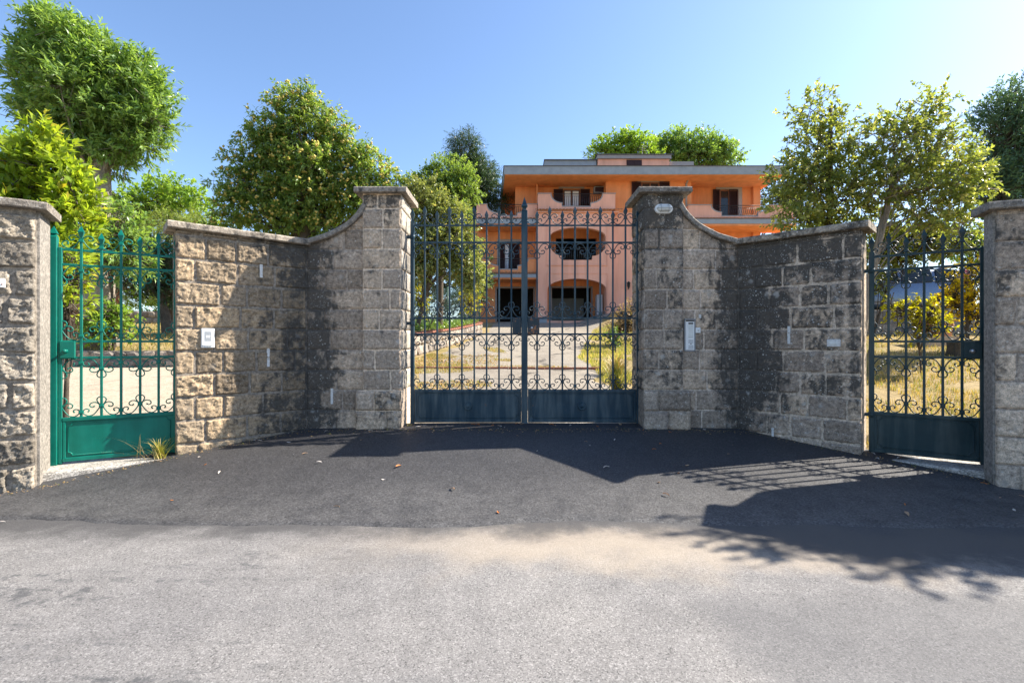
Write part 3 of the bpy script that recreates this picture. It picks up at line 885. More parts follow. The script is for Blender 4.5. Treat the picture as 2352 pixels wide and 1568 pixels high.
# left leaf (carries the tall meeting post)
def leaf(side):
    if side < 0:
        root = empty('gate_leaf', (gx0, GY, gz), 0, 'left leaf of the dark blue main gate, with the tall pointed centre post', 'gate', 'leaves of the main double gate')
        W = gxc-gx0
    else:
        root = empty('gate_leaf', (gxc, GY, gz), 0, 'right leaf of the dark blue main gate, hinged on the lamp pillar', 'gate', 'leaves of the main double gate')
        W = gx1-gxc
    n = 8
    if side < 0:
        step = (W-0.01)/9.0
        vs = [(0.0, 'post')]+[(step*(i+1), 'tall' if i % 2 == 0 else 'short') for i in range(n)]+[(W, 'centre')]
    else:
        step = W/9.0
        vs = [(0.0, 'centre')]+[(step*(i+1), 'short' if i % 2 == 0 else 'tall') for i in range(n)]+[(W, 'post')]
    mat = M['gate_blue']
    build_gate(root, vs, ZR, mat, zb)
    hx = 0.0 if side < 0 else W
    zt = CAMZ+1.66-gz
    MB().bbox(hx-0.026, hx+0.026, -0.026, 0.026, 0.012, zt, 0.005).build('hinge_post', mat, root)
    obj('finial', finial_mesh(mat, 1.15), None, root, (hx, 0, zt-0.02))
    obj('hinge_collar', MB().bbox(hx-0.034, hx+0.034, -0.034, 0.034, 1.45+0.0, 1.475, 0.005).mesh('hinge_collar', mat), None, root)
    for zz in (1.55+1.05, 1.55-0.14):
        s = -1 if side < 0 else 1
        m = MB().bbox(min(hx, hx+s*0.11), max(hx, hx+s*0.11), -0.016, 0.016, zz-0.022, zz+0.022, 0.004)
        m.tube([(hx, 0, zz-0.035), (hx, 0, zz+0.035)], 0.034, 10)
        m.build('hinge_strap', mat, root)
    if side < 0:
        m = MB().bbox(W-0.042, W+0.042, -0.042, 0.03, 0.0, CAMZ+1.80-gz, 0.006)
        c = m.build('meeting_post', mat, root)
        MB().lathe([(0.058, 0), (0.030, 0.012), (0.030, 0.03), (0.062, 0.06), (0.05, 0.075), (0.002, 0.19)], 4, (W, -0.006, CAMZ+1.80-gz), smooth=False).build('finial', mat, c)
        MB().bbox(W-0.05, W+0.05, -0.055, 0.0, -0.01, 0.045, 0.005).build('drop_bolt_shoe', mat, root)
        MB().bbox(W-0.165, W-0.045, -0.028, 0.02, ZR[3]-0.0, ZR[2]+0.004, 0.004).build('lock_plate', M['gate_lock'], root)
        kick_panel(root, 0.03, W-0.045, zb, ZR[4], mat)
    else:
        lk = MB().bbox(0.046, 0.205, -0.03, 0.02, ZR[3]-0.0, ZR[2]+0.004, 0.004).build('lock_plate', M['gate_lock'], root)
        MB().lathe([(0.016, 0), (0.016, -0.005), (0.002, -0.006)], 10, (0.10, -0.03, ZR[3]+0.085), 'y').build('keyhole', M['steel'], lk)
        kick_panel(root, 0.048, W-0.03, zb, ZR[4], mat)
    return root
leaf(-1); leaf(+1)

# main threshold
def slab(name, pts, z0, z1, mat, label, cat):
    """rough concrete sill from a plan outline"""
    cx = sum(p[0] for p in pts)/len(pts); cy = sum(p[1] for p in pts)/len(pts)
    m = MB(); n = len(pts)
    ring = []
    for i in range(n):
        a = Vector(pts[i]); b = Vector(pts[(i+1) % n]); k = max(2, int((b-a).length/0.05))
        for j in range(k): ring.append(a.lerp(b, j/k))
    vs = []
    nr = len(ring)
    for lev, (zz, ins) in enumerate(((z0, 0.0), (z1-0.02, 0.0), (z1, 0.018))):
        for p in ring:
            d = (Vector((cx, cy))-p).normalized()
            nn = 0.012*mnoise.noise(Vector((p.x*9, p.y*9, zz*9)))
            q = p+d*(ins+nn)
            vs.append((q.x-cx, q.y-cy, zz-z0+(0.008*mnoise.noise(Vector((p.x*14, p.y*14, 2))) if lev else 0)))
    fs = []
    for l in range(2):
        for i in range(nr):
            a = l*nr+i; b = l*nr+(i+1) % nr
            fs.append((a, b, b+nr, a+nr))
    fs.append(tuple(2*nr+i for i in range(nr)))
    m.add(vs, fs)
    o = m.build(name, mat, None, (cx, cy, z0)); tag(o, label, cat); return o
slab('threshold', [(-1.46, 6.36), (1.74, 6.36), (1.74, 7.1), (-1.46, 7.1)], gz-0.1, gz+0.012, M['threshold'], 'pale concrete sill under the main double gate', 'threshold')

def side_gate(side):
    mat = M['gate_green'] if side < 0 else M['gate_dark']
    if side < 0:
        A = Vector((-4.80, 5.14)); B = Vector((-3.905, 5.63))
    else:
        A = Vector((4.185, 5.63)); B = Vector((4.985, 5.13))
    ang = math.atan2((B-A).y, (B-A).x); W = (B-A).length
    zg = CAMZ-1.30
    lab = 'bright green wrought-iron side gate between rough stone walls' if side < 0 else 'dark weathered wrought-iron side gate with the yellow shrubs behind'
    root = empty('side_gate', (A.x, A.y, zg), ang, lab, 'gate')
    zr = tuple(CAMZ+z-zg for z in (0.98, 0.82, 0.0, -0.175, -0.815))
    step = W/6
    vs = [(0.0, 'post')]+[(step*(i+1), 'tall' if i % 2 == 0 else 'short') for i in range(5)]+[(W, 'post')]
    build_gate(root, vs, zr, mat, 0.03)
    zt = CAMZ+1.04-zg
    hx, fx = (W, 0.0) if side < 0 else (0.0, W)
    MB().bbox(hx-0.026, hx+0.026, -0.026, 0.026, 0.0, zt, 0.005).build('hinge_post', mat, root)
    obj('finial', finial_mesh(mat, 1.1), None, root, (hx, 0, zt-0.01))
    MB().bbox(fx-0.016, fx+0.016, -0.018, 0.018, 0.0, CAMZ+1.0-zg, 0.004).build('frame_upright', mat, root)
    s = -1 if side < 0 else 1
    jx = fx+s*0.052
    j = MB().bbox(jx-0.032, jx+0.032, -0.036, 0.036, -0.01, CAMZ+1.11-zg, 0.005).build('jamb_post', mat, root)
    MB().lathe([(0.043, 0), (0.03, 0.02), (0.047, 0.03), (0.002, 0.11)], 4, (jx, 0, CAMZ+1.11-zg), smooth=False).build('finial', mat, j)
    for zz in (2.12, 0.45):
        h = hx-s*0.0
        q = hx-s*0.10
        m = MB().bbox(min(h, q), max(h, q), -0.014, 0.014, zz-0.02, zz+0.02, 0.004)
        m.tube([(hx, 0, zz-0.03), (hx, 0, zz+0.03)], 0.033, 10).build('hinge_strap', mat, root)
    a, b = (0.0, 0.125) if side < 0 else (W-0.15, W)
    lk = MB().bbox(a, b, -0.036, 0.025, zr[3]-0.004, zr[2]+0.004, 0.005).build('lock_box', mat, root)
    kx = lerp(a, b, 0.42)
    MB().lathe([(0.020, 0), (0.020, -0.006), (0.012, -0.012), (0.012, -0.03), (0.021, -0.042), (0.018, -0.056), (0.004, -0.062)], 14, (kx, -0.036, lerp(zr[3], zr[2], 0.42)), 'y').build('door_knob', mat if side < 0 else M['steel'], lk)
    kick_panel(root, 0.018, W-0.018, 0.02, zr[4], mat, False)
    n = Vector((math.sin(ang), -math.cos(ang)))
    t = Vector((math.cos(ang), math.sin(ang)))
    p = [A-t*0.16+n*0.42, B+t*0.06+n*0.22, B+t*0.06-n*0.16, A-t*0.16-n*0.16] if side < 0 else [A-t*0.06+n*0.22, B+t*0.12+n*0.42, B+t*0.12-n*0.16, A-t*0.06-n*0.16]
    slab('threshold', [tuple(q) for q in p], zg-0.16, zg-0.005, M['threshold'], 'rough sunlit concrete sill under the green side gate' if side < 0 else 'rough shaded concrete sill under the dark side gate', 'threshold')
    return root
side_gate(-1); side_gate(+1)

# ------------------------------------------------------------------ fittings on the walls
def on_face(name, label, cat, px, z, O, E, out, group=None):
    """empty on a wall face at image pixel column px; local x along the face, -y outward"""
    O = Vector(O); E = Vector(E); d = (E-O).normalized()
    k = (px-1176)/1111
    # solve O.x + s d.x = k (O.y + s d.y)
    s = (k*O.y-O.x)/(d.x-k*d.y)
    p = O+d*s; n = Vector((d.y, -d.x))
    return empty(name, (p.x+n.x*out, p.y+n.y*out, z), math.atan2(d.y, d.x), label, cat, group)

# white intercom on the sunlit wall
WPm = M['white_plastic']
M['slot_grey'] = flat_mat('slot_grey', (0.42, 0.42, 0.42), 0.6)
r = on_face('intercom', 'white intercom with speaker slots and one call button on the sunlit wall', 'intercom', 476, CAMZ-0.075, (-3.84, 5.5), LJ, 0.05)
r.scale = (0.82, 1.0, 0.93)
b = MB().bbox(-0.082, 0.082, 0.0, 0.06, 0.0, 0.245, 0.008).build('housing', WPm, r)
for i in range(13):
    z = 0.09+i*0.0095
    if 4 <= i <= 6:
        MB().box(-0.042, -0.03, -0.003, 0.002, z, z+0.0028).build('speaker_slot', M['slot_grey'], b)
        MB().box(0.022, 0.042, -0.003, 0.002, z, z+0.0028).build('speaker_slot', M['slot_grey'], b)
    else: MB().box(-0.042, 0.042, -0.003, 0.002, z, z+0.0028).build('speaker_slot', M['slot_grey'], b)
MB().bbox(-0.028, 0.02, -0.004, 0.002, 0.128, 0.155, 0.001).build('blank_plate', WPm, b)
MB().bbox(-0.04, 0.05, -0.008, 0.002, 0.022, 0.042, 0.003).build('call_button', M['lamp_glass'], b)
MB().bbox(-0.068, -0.052, -0.005, 0.002, 0.018, 0.04, 0.002).build('key_switch', M['grey_plastic'], b)
for z in (0.012, 0.228): MB().lathe([(0.004, 0), (0.004, -0.003), (0.001, -0.004)], 8, (0.0, 0.0, z), 'y').build('screw', M['steel'], b)

# white entry panel with name plates on the shaded curved wall
r = on_face('entry_panel', 'tall white entry phone panel with name plates beside the lamp pillar', 'intercom', 1583, CAMZ-0.115, (2.24, 6.45), RJ, 0.0)
b = MB().bbox(-0.058, 0.062, -0.028, 0.03, 0.0, 0.395, 0.004).build('housing', WPm, r)
m = MB().box(-0.074, -0.061, -0.034, 0.03, -0.012, 0.415); m.box(0.064, 0.072, -0.034, 0.03, -0.012, 0.415); m.box(-0.074, 0.072, -0.05, 0.03, 0.4, 0.412); m.build('recess_frame', M['grey_plastic'], r)
MB().box(-0.057, 0.06, -0.024, 0.02, -0.016, -0.004).build('sill_strip', M['grey_plastic'], r)
MB().box(-0.052, 0.056, -0.0295, -0.02, 0.38, 0.393).build('rain_slot', M['dark_slot'], b)
for i in range(8):
    z = 0.345-i*0.026
    MB().bbox(-0.02, 0.044, -0.0305, -0.02, z, z+0.02, 0.0015).build('name_plate', M['dark_slot'] if i == 0 else M['lamp_glass'], b)
    MB().bbox(-0.042, -0.026, -0.033, -0.02, z+0.001, z+0.018, 0.002).build('call_button', WPm, b)
for i in range(12):
    z = 0.018+i*0.0105
    if i in (5, 6): continue
    MB().box(-0.02, 0.046, -0.0295, -0.02, z, z+0.0045).build('speaker_slot', M['grey_plastic'], b)
MB().lathe([(0.007, 0), (0.007, -0.004), (0.001, -0.005)], 10, (0.013, -0.028, 0.083), 'y').build('microphone', M['dark_slot'], b)
r = on_face('switch_box', 'small square white box just right of the entry panel', 'switch box', 1601.5, CAMZ+0.112, (2.24, 6.45), RJ, 0.0)
b = MB().bbox(-0.034, 0.034, -0.035, 0.02, 0.0, 0.072, 0.006).build('housing', WPm, r)
MB().lathe([(0.012, 0), (0.012, -0.005), (0.001, -0.006)], 12, (0.0, -0.035, 0.036), 'y').build('push_button', M['lamp_glass'], b)
r = on_face('door_bell', 'small white bell plate on the blackened right wall near the dark side gate', 'bell plate', 1916, CAMZ-0.062, RJ, (3.97, 5.48), 0.0)
b = MB().bbox(-0.068, 0.068, -0.03, 0.02, 0.0, 0.088, 0.006).build('housing', M['chalk'], r)
MB().bbox(-0.045, 0.045, -0.034, 0.0, 0.022, 0.066, 0.004).build('bell_push', M['lamp_glass'], b)
r = on_face('junction_box', 'small white box cut by the left edge on the rough wall', 'junction box', 1, CAMZ+0.50, (-6.5, 3.41), (-4.575, 4.66), 0.045)
b = MB().bbox(-0.04, 0.04, -0.01, 0.04, 0.0, 0.085, 0.005).build('housing', WPm, r)
MB().lathe([(0.006, 0), (0.006, -0.004), (0.001, -0.005)], 8, (0.022, -0.01, 0.03), 'y').build('screw', M['brick_red'], b)
# narrow white strips
def strip(px, z0, h, O, E, label, out=0.012, w=0.03):
    r = on_face('marker_strip', label, 'marker strip', px, z0, O, E, out, 'white strips on the walls')
    m = MB(); n = 10; vs = []; fs = []
    for i in range(n+1):
        z = h*i/n
        a = w/2+0.004*mnoise.noise(Vector((px, z*40, 0))); c = w/2+0.004*mnoise.noise(Vector((px, z*40, 7)))
        vs += [(-a, -0.006, z), (c, -0.006, z), (c, 0.03, z), (-a, 0.03, z)]
    for i in range(n):
        for j in range(4):
            p = i*4+j; q = i*4+(j+1) % 4
            fs.append((p, q, q+4, p+4))
    fs += [(3, 2, 1, 0), tuple(n*4+k for k in range(4))]
    m.add(vs, fs); m.build('strip', M['chalk'], r)
strip(598.5, CAMZ+0.80, 0.165, (-3.84, 5.5), LJ, 'white strip high on the left wall at the shadow edge', 0.03)
strip(615, CAMZ-0.32, 0.235, (-3.84, 5.5), LJ, 'white strip low on the left wall inside the shadow', 0.02)
strip(763, CAMZ-0.83, 0.205, LJ, (-1.98, 6.45), 'white strip on the curved wall left of the gate pillar', 0.012)
strip(1813, CAMZ-0.03, 0.22, RJ, (3.97, 5.48), 'white strip at mid height on the blackened right wall', 0.014)
strip(1776, CAMZ-1.22, 0.125, RJ, (3.97, 5.48), 'short white strip at the foot of the blackened right wall', 0.016, 0.026)
strip(1607, CAMZ+0.31, 0.05, (2.24, 6.45), RJ, 'short white strip above the small white box', 0.012, 0.03)

# bulkhead lamp on the dark pillar
lr = empty('bulkhead_lamp', (2.0, 6.385, CAMZ+1.745), 0, 'oval white bulkhead lamp with wire guard on the dark pillar', 'wall lamp')
def stadium(w, h, n=10):
    r = h/2; c = w/2-r
    return [(c+r*math.cos(a), r*math.sin(a)) for a in [math.pi*(-0.5+i/n) for i in range(n+1)]]+[(-c+r*math.cos(a), r*math.sin(a)) for a in [math.pi*(0.5+i/n) for i in range(n+1)]]
def loft(levels, mat, name, parent):
    m = MB(); vs = []; fs = []
    n = len(stadium(1, 0.5))
    for w, h, y in levels: vs += [(x, y, z) for x, z in stadium(w, h)]
    for l in range(len(levels)-1):
        for i in range(n):
            a = l*n+i; b = l*n+(i+1) % n
            fs.append((a, b, b+n, a+n))
    fs.append(tuple(range(n))); fs.append(tuple((len(levels)-1)*n+i for i in range(n)))
    m.add(vs, fs, True); return m.build(name, mat, parent)
lb = loft([(0.235, 0.125, 0.03), (0.235, 0.125, -0.02), (0.222, 0.112, -0.032), (0.190, 0.082, -0.034)], WPm, 'housing', lr)
loft([(0.190, 0.088, -0.02), (0.186, 0.084, -0.045), (0.165, 0.066, -0.068), (0.12, 0.03, -0.078)], M['lamp_glass'], 'glass', lr)
gd = MB()
for x in (-0.05, 0.05):
    gd.tube(catmull([(x, -0.03, -0.05), (x, -0.07, -0.04), (x, -0.085, 0), (x, -0.07, 0.04), (x, -0.03, 0.05)], 4), 0.0028, 5)
gd.tube(catmull([(-0.1, -0.03, 0), (-0.085, -0.07, 0), (0, -0.086, 0), (0.085, -0.07, 0), (0.1, -0.03, 0)], 4), 0.0028, 5)
gd.build('wire_guard', M['grey_plastic'], lr)

# dripping blue paint marks on the right boundary wall
pm = flat_mat('blue_paint', (0.03, 0.035, 0.10), 0.5, var=0.3, vscale=60)
def daub(pts_list, parent):
    m = MB()
    for pts, w in pts_list:
        P = catmull([(x, -0.0, z) for x, z in pts], 4)
        vs = []; fs = []
        for i, p in enumerate(P):
            ww = w*(0.7+0.5*mnoise.noise(Vector((p.x*60, p.z*60, 1))))
            t = (P[min(i+1, len(P)-1)]-P[max(i-1, 0)]).normalized()
            n = Vector((-t.z, 0, t.x))*ww
            vs += [(p.x+n.x, -0.020, p.z+n.z), (p.x-n.x, -0.020, p.z-n.z), (p.x-n.x, -0.0, p.z-n.z), (p.x+n.x, -0.0, p.z+n.z)]
        for i in range(len(P)-1):
            for j in range(4):
                a = i*4+j; b = i*4+(j+1) % 4; fs.append((a, b, b+4, a+4))
        fs += [(3, 2, 1, 0), tuple(4*(len(P)-1)+k for k in range(4))]
        m.add(vs, fs)
    m.build('paint_mark', pm, parent)
zl = CAMZ-1.075-wr_o.location.z
x0 = 0.195
daub([([(x0, zl), (x0+0.03, zl+0.004), (x0+0.06, zl-0.016)], 0.007), ([(x0+0.02, zl-0.005), (x0+0.026, zl-0.03), (x0+0.018, zl-0.055), (x0+0.032, zl-0.066)], 0.004), ([(x0+0.045, zl-0.01), (x0+0.05, zl-0.05), (x0+0.052, zl-0.11)], 0.0024)], wr_o)
daub([([(x0+0.075, zl-0.004), (x0+0.10, zl-0.012), (x0+0.125, zl-0.032), (x0+0.15, zl-0.03), (x0+0.19, zl-0.006), (x0+0.23, zl-0.01)], 0.006), ([(x0+0.10, zl-0.004), (x0+0.15, zl-0.004), (x0+0.2, zl+0.0)], 0.004), ([(x0+0.115, zl-0.03), (x0+0.117, zl-0.06), (x0+0.113, zl-0.11)], 0.0024), ([(x0+0.15, zl-0.03), (x0+0.151, zl-0.08), (x0+0.15, zl-0.13)], 0.0022)], wr_o)

# ------------------------------------------------------------------ the orange villa
def stucco(name, a, b, worn=0.0):
    t = NT(name)
    n1 = t.noise(0.9, 5, 0.6); n2 = t.noise(7, 5, 0.65)
    st = t.noise(2.2, 4, 0.6, vec=t.scale(t.pos(), (1, 1, 0.15)))
    c = t.mix(t.ramp(n1, [(0.3, 0.0), (0.7, 1.0)]), a, b)
    c = t.mix(0.6, c, t.ramp(st, [(0.3, 0.66), (0.7, 1.1)]), 'MULTIPLY')
    c = t.mix(t.mrange(n2, 0.66, 0.74, 0.0, 0.5), c, (0.60, 0.42, 0.34))
    return t.done(t.bsdf(c, 0.93, t.bump(t.noise(60, 3), 0.2, 0.01), 0, 0.12))
HO = stucco('house_orange', (0.80, 0.30, 0.125), (0.84, 0.34, 0.15))
HP = stucco('house_peach', (0.86, 0.44, 0.31), (0.89, 0.47, 0.34))
HG = flat_mat('house_grey_band', (0.31, 0.34, 0.375), 0.8, var=0.18, vscale=3)
HL = flat_mat('house_lintel', (0.34, 0.31, 0.30), 0.85, var=0.15, vscale=5)
HT = flat_mat('house_tile', (0.36, 0.17, 0.10), 0.9, var=0.35, vscale=14)
HS = flat_mat('house_shutter', (0.045, 0.020, 0.022), 0.55, var=0.2, vscale=20)
HF = flat_mat('house_frame', (0.20, 0.085, 0.05), 0.55, var=0.2, vscale=20)
HI = flat_mat('house_iron', (0.03, 0.033, 0.036), 0.5, var=0.2, vscale=20)
HC = flat_mat('house_curtain', (0.72, 0.72, 0.74), 0.9, var=0.2, vscale=30)
HR = flat_mat('house_roof', (0.12, 0.11, 0.11), 0.9, var=0.2, vscale=6)
HD = flat_mat('house_dark_room', (0.045, 0.04, 0.04), 0.9, var=0.3, vscale=2)
def glass_mat():
    t = NT('window_glass')
    return t.done(t.bsdf((0.02, 0.024, 0.028), 0.06, None, 0.0, 0.6))
HGl = glass_mat()

def hx(c, d): return (c/3-117.6)/1111*d
def hz(c, d): return CAMZ+(470.4-c/3)/1111*d
ZG = hz(1272, 30.0)                         # ground floor level of the house
house = empty('villa', (hx(800, 30), 29.5, ZG-0.2), 0, 'three-storey orange villa with balconies and a wide flat overhanging roof', 'house')
HB = house.location.copy()
def hp(m, name, mat, parent=None):
    """house part given in world coordinates"""
    m.v = [(x-HB.x, y-HB.y, z-HB.z) for x, y, z in m.v]
    return m.build(name, mat, parent if parent is not None else house)
def rect(x0, x1, z0, z1): return [(x0, z0), (x1, z0), (x1, z1), (x0, z1)]
def arch(x0, x1, z0, zs, zt, n=14):
    """opening with flat-arched head: springing zs, crown zt"""
    c = (x0+x1)/2; a = (x1-x0)/2
    return [(x0, z0), (x1, z0)]+[(c+a*math.cos(math.pi*i/n), zs+(zt-zs)*math.sin(math.pi*i/n)) for i in range(n+1)]

dL, dR, dM, dB = 31.5, 31.3, 30.1, 29.5
zs = hz(262, 28.9)                          # soffit
zslab1 = hz(965, 30.0); zslab2 = hz(590, 30.0)
xl, xr = hx(375, dL), hx(2052, dL)
# main front wall with ground-floor opening on the left and dark openings behind the bay
o_left = rect(hx(248, dL), hx(500, dL), ZG+0.02, hz(1045, dL))
o_mid = rect(hx(628, dL), hx(898, dL), ZG+0.02, hz(1042, dL))
o_up = rect(hx(655, dL), hx(935, dL), hz(870, dL), hz(700, dL))
hp(MB().plate(rect(xl-3.6, xr, ZG-0.5, zslab2), [o_left, o_mid, o_up], dL, dL+0.3), 'wall', HO)
hp(MB().box(xl, hx(1010, dL), dL-0.3, dL, zslab2+0.1, zs), 'wall', HO)
hp(MB().box(xl-3.6, xl-3.3, dL+0.3, dL+8.5, ZG-0.5, zslab2), 'wall', HO)
hp(MB().box(xl, xl+0.3, dL, dL+8.5, zslab2, zs), 'wall', HO)
hp(MB().box(xr-0.3, xr, dL+0.3, dL+8.5, ZG-0.5, zs), 'wall', HO)
hp(MB().box(xl-3.6, xr, dL+8.5, dL+8.8, ZG-0.5, zs), 'wall', HO)
hp(MB().box(xl-3.3, xr-0.3, dL+0.3, dL+8.5, ZG-0.3, ZG+0.01), 'floor', HL)
hp(MB().box(xl-3.3, xr-0.3, dL+0.3, dL+8.5, zslab1-0.2, zslab1), 'floor', HD)
hp(MB().box(xl-3.3, xr-0.3, dL+0.3, dL+8.5, zslab2-0.2, zslab2-0.003), 'floor', HD)
hp(MB().box(xl-3.3, xr-0.3, dL+3.2, dL+3.4, ZG+0.01, zslab2-0.2), 'wall', HD)
# side return wall seen at the upper left
hp(MB().plate([(0, zslab2+0.1), (1.4, zslab2+0.1), (1.4, zs), (0, zs)], [], 0, 0.2), 'wall', HO) if False else None
# central bay
bx0, bx1 = hx(525, dB), hx(1040, dB)
a_g = arch(hx(597, dB), hx(1003, dB), ZG+0.005, hz(1050, dB), hz(978, dB))
a_u0, a_u1 = hx(612, dB), hx(1000, dB)
# upper loggia: arched head, scooped parapet below
zr_, zc_ = hz(690, dB), hz(625, dB)
n = 12; c = (a_u0+a_u1)/2; a = (a_u1-a_u0)/2
head = [(c+a*math.cos(math.pi*i/n), zr_+(zc_-zr_)*math.sin(math.pi*i/n)) for i in range(n+1)]
zsc, zlow, zbot = hz(735, dB), hz(822, dB), hz(850, dB)
xi0, xi1 = hx(705, dB), hx(905, dB)
def scoop_l(x0, x1, z0, z1, k=8):   # from (x0,z0 high) down to (x1,z1 low), concave
    return [(x0+(x1-x0)*(1-math.cos(math.pi/2*i/k)), z0-(z0-z1)*math.sin(math.pi/2*i/k)) for i in range(k+1)]
left_s = scoop_l(a_u0, xi0, zsc, zlow)
right_s = [(2*c-x, z) for x, z in reversed(left_s)]
hole_u = head+left_s+[(xi0, zbot), (xi1, zbot)]+right_s
hp(MB().plate(rect(bx0, bx1, ZG-0.5, hz(507, dB)), [a_g, hole_u], dB, dB+0.35), 'bay_front', HP)
hp(MB().box(bx0, bx0+0.3, dB+0.35, dL, ZG-0.5, hz(507, dB)), 'wall', HP)
hp(MB().box(bx1-0.3, bx1, dB+0.35, dL, ZG-0.5, hz(507, dB)), 'wall', HP)
hp(MB().box(bx0+0.3, bx1-0.3, dB+0.35, dL, zslab1-0.05, zslab1+0.15), 'loggia_floor', HO)
hp(MB().box(bx0+0.3, bx1-0.3, dB+0.35, dL, hz(540, dB), hz(507, dB)), 'loggia_ceiling', HO)
hp(MB().box(bx0+0.3, bx1-0.3, dB+0.35, dL, ZG-0.4, ZG), 'loggia_floor', HL)
# raised frame bands around the bay's openings
def band(x0, x1, z0, z1, y, w=0.035, t=0.03):
    m = MB()
    m.box(x0, x1, y-t, y+0.01, z1-w, z1); m.box(x0, x0+w, y-t, y+0.01, z0, z1-w); m.box(x1-w, x1, y-t, y+0.01, z0, z1-w)
    return m
hp(band(hx(590, dB), hx(1012, dB), ZG, hz(940, dB), dB), 'bay_moulding', HP)
hp(MB().box(hx(590, dB), hx(1012, dB), dB-0.06, dB+0.01, hz(888, dB), hz(881, dB)), 'bay_moulding', HP)
hp(band(hx(590, dB), hx(1012, dB), hz(881, dB), hz(575, dB), dB), 'bay_moulding', HP)
for s0, s1 in ((525, 592), (1008, 1045)):
    hp(MB().box(hx(s0, dB), hx(s1, dB), dB-0.05, dB+0.01, ZG-0.3, hz(1250, dB)), 'plinth_block', HG)
# right-hand central wall
mx0, mx1 = hx(1000, dM), hx(1590, dM)
hp(MB().box(bx1-0.05, mx1, dM, dL, ZG-0.5, hz(507, dB)), 'wall', HP)
hp(MB().box(mx0, mx1, dM+0.01, dL, hz(507, dB), zs), 'wall', HO)
# right wing wall and pilaster
hp(MB().box(mx1, hx(2052, dR), dR, dL, ZG-0.5, zs), 'wall', HO)
hp(MB().box(hx(2003, dR), hx(2052, dR), dR-0.25, dR, ZG-0.5, zs), 'pilaster', HO)
hp(MB().box(hx(520, 31.2)-0.02, hx(528, 31.2), 30.6, 31.2, zslab2, zs), 'pilaster', HO)

# roof slab: wide eaves, grey-blue fascia, orange soffit
rx0, rx1 = hx(299, 28.9), hx(2255, 28.9)
ztop = hz(205, 28.9)
rb0, rb1 = -1.15, rx1-0.6
def prism_roof(z0, z1, ins=0.0):
    m = MB()
    pl = [(rx0+ins, 28.9+ins), (rx1-ins, 28.9+ins), (rb1-ins, 41.2-ins), (rb0+ins, 41.2-ins)]
    n = 4
    m.add([(x, y, z0) for x, y in pl]+[(x, y, z1) for x, y in pl], [(3, 2, 1, 0), (4, 5, 6, 7)]+[(i, (i+1) % 4, (i+1) % 4+4, i+4) for i in range(4)])
    return m
rf = hp(prism_roof(zs+0.02, ztop), 'roof_slab', HG)
hp(prism_roof(zs-0.02, zs+0.018, 0.06), 'soffit', HO, rf)
hp(prism_roof(ztop+0.003, ztop+0.04, -0.04), 'drip_edge', HR, rf)
# rooftop volumes
d5 = 31.0
hp(MB().box(hx(577, d5), hx(935, d5), d5, d5+5, ztop, hz(165, d5)), 'roof_parapet', HG, rf)
hp(MB().box(hx(573, d5), hx(938, d5), d5-0.1, d5+5.1, hz(165, d5), hz(160, d5)), 'parapet_cap', HR, rf)
at = hp(MB().box(hx(942, d5), hx(1432, d5), d5-0.1, d5+5, ztop, hz(160, d5)), 'attic', HP, rf)
hp(MB().box(hx(936, d5), hx(1442, d5), d5-0.25, d5+5.1, hz(160, d5), hz(137, d5)), 'attic_band', HL, rf)
hp(MB().box(hx(930, d5), hx(1446, d5), d5-0.3, d5+5.2, hz(137, d5), hz(131, d5)), 'attic_cap', HR, rf)
hp(MB().box(hx(1440, d5), hx(1610, d5), d5+0.1, d5+5, ztop, hz(168, d5)), 'roof_parapet', HL, rf)
m = MB().box(hx(1146, d5), hx(1190, d5), d5-0.16, d5-0.11, hz(203, d5), hz(170, d5)); m.box(hx(1193, d5), hx(1238, d5), d5-0.16, d5-0.11, hz(203, d5), hz(170, d5)); m.box(hx(1140, d5), hx(1244, d5), d5-0.14, d5-0.1, hz(205, d5), hz(166, d5))
hp(m, 'attic_shutter', HS, rf)
m = MB(); x0, x1, x2 = hx(1418, d5), hx(1440, d5), hx(1462, d5)
m.add([(x0, d5+1, hz(140, d5)), (x1, d5+1, hz(140, d5)), (x2, d5+1, hz(105, d5)), (x1, d5+1, hz(105, d5)), (x0, d5+2, hz(140, d5)), (x1, d5+2, hz(140, d5)), (x2, d5+2, hz(105, d5)), (x1, d5+2, hz(105, d5))], [(0, 1, 2, 3), (7, 6, 5, 4), (0, 4, 5, 1), (1, 5, 6, 2), (2, 6, 7, 3), (3, 7, 4, 0)])
hp(m, 'chimney', HP, rf)
m = MB().tube([(hx(1278, 33), 34, ztop), (hx(1278, 33), 34, hz(20, 33))], 0.025, 5)
for k, w in ((28, 0.5), (45, 0.4), (60, 0.6)): m.tube([(hx(1278, 33)-w, 34, hz(k, 33)), (hx(1278, 33)+w*0.6, 34, hz(k-2, 33))], 0.014, 4)
hp(m, 'antenna', HI, rf)
m = MB().tube([(hx(900, 33), 34, ztop), (hx(900, 33), 34, hz(105, 33))], 0.02, 5)
for k, w in ((108, 0.5), (114, 0.35)): m.tube([(hx(900, 33)-w, 34, hz(k, 33)), (hx(900, 33)+w*0.6, 34, hz(k-1, 33))], 0.012, 4)
hp(m, 'antenna', HI, rf)

def tile_ledge(x0, x1, y, z, parent):
    m = MB(); x = x0
    while x < x1:
        pts = [(x+0.09*(1+math.cos(a)), y-0.10, z+0.05*math.sin(a)) for a in [math.pi*i/5 for i in range(6)]]
        q = [(px, y+0.35, pz+0.10) for px, _, pz in pts]
        m.add(pts+q+[(x, y-0.1, z-0.03), (x+0.18, y-0.1, z-0.03)], [(i, i+1, i+7, i+6) for i in range(5)]+[(5, 4, 3, 2, 1, 0)])
        x += 0.205
    o = hp(m, 'tile_ledge', HT, parent); return o

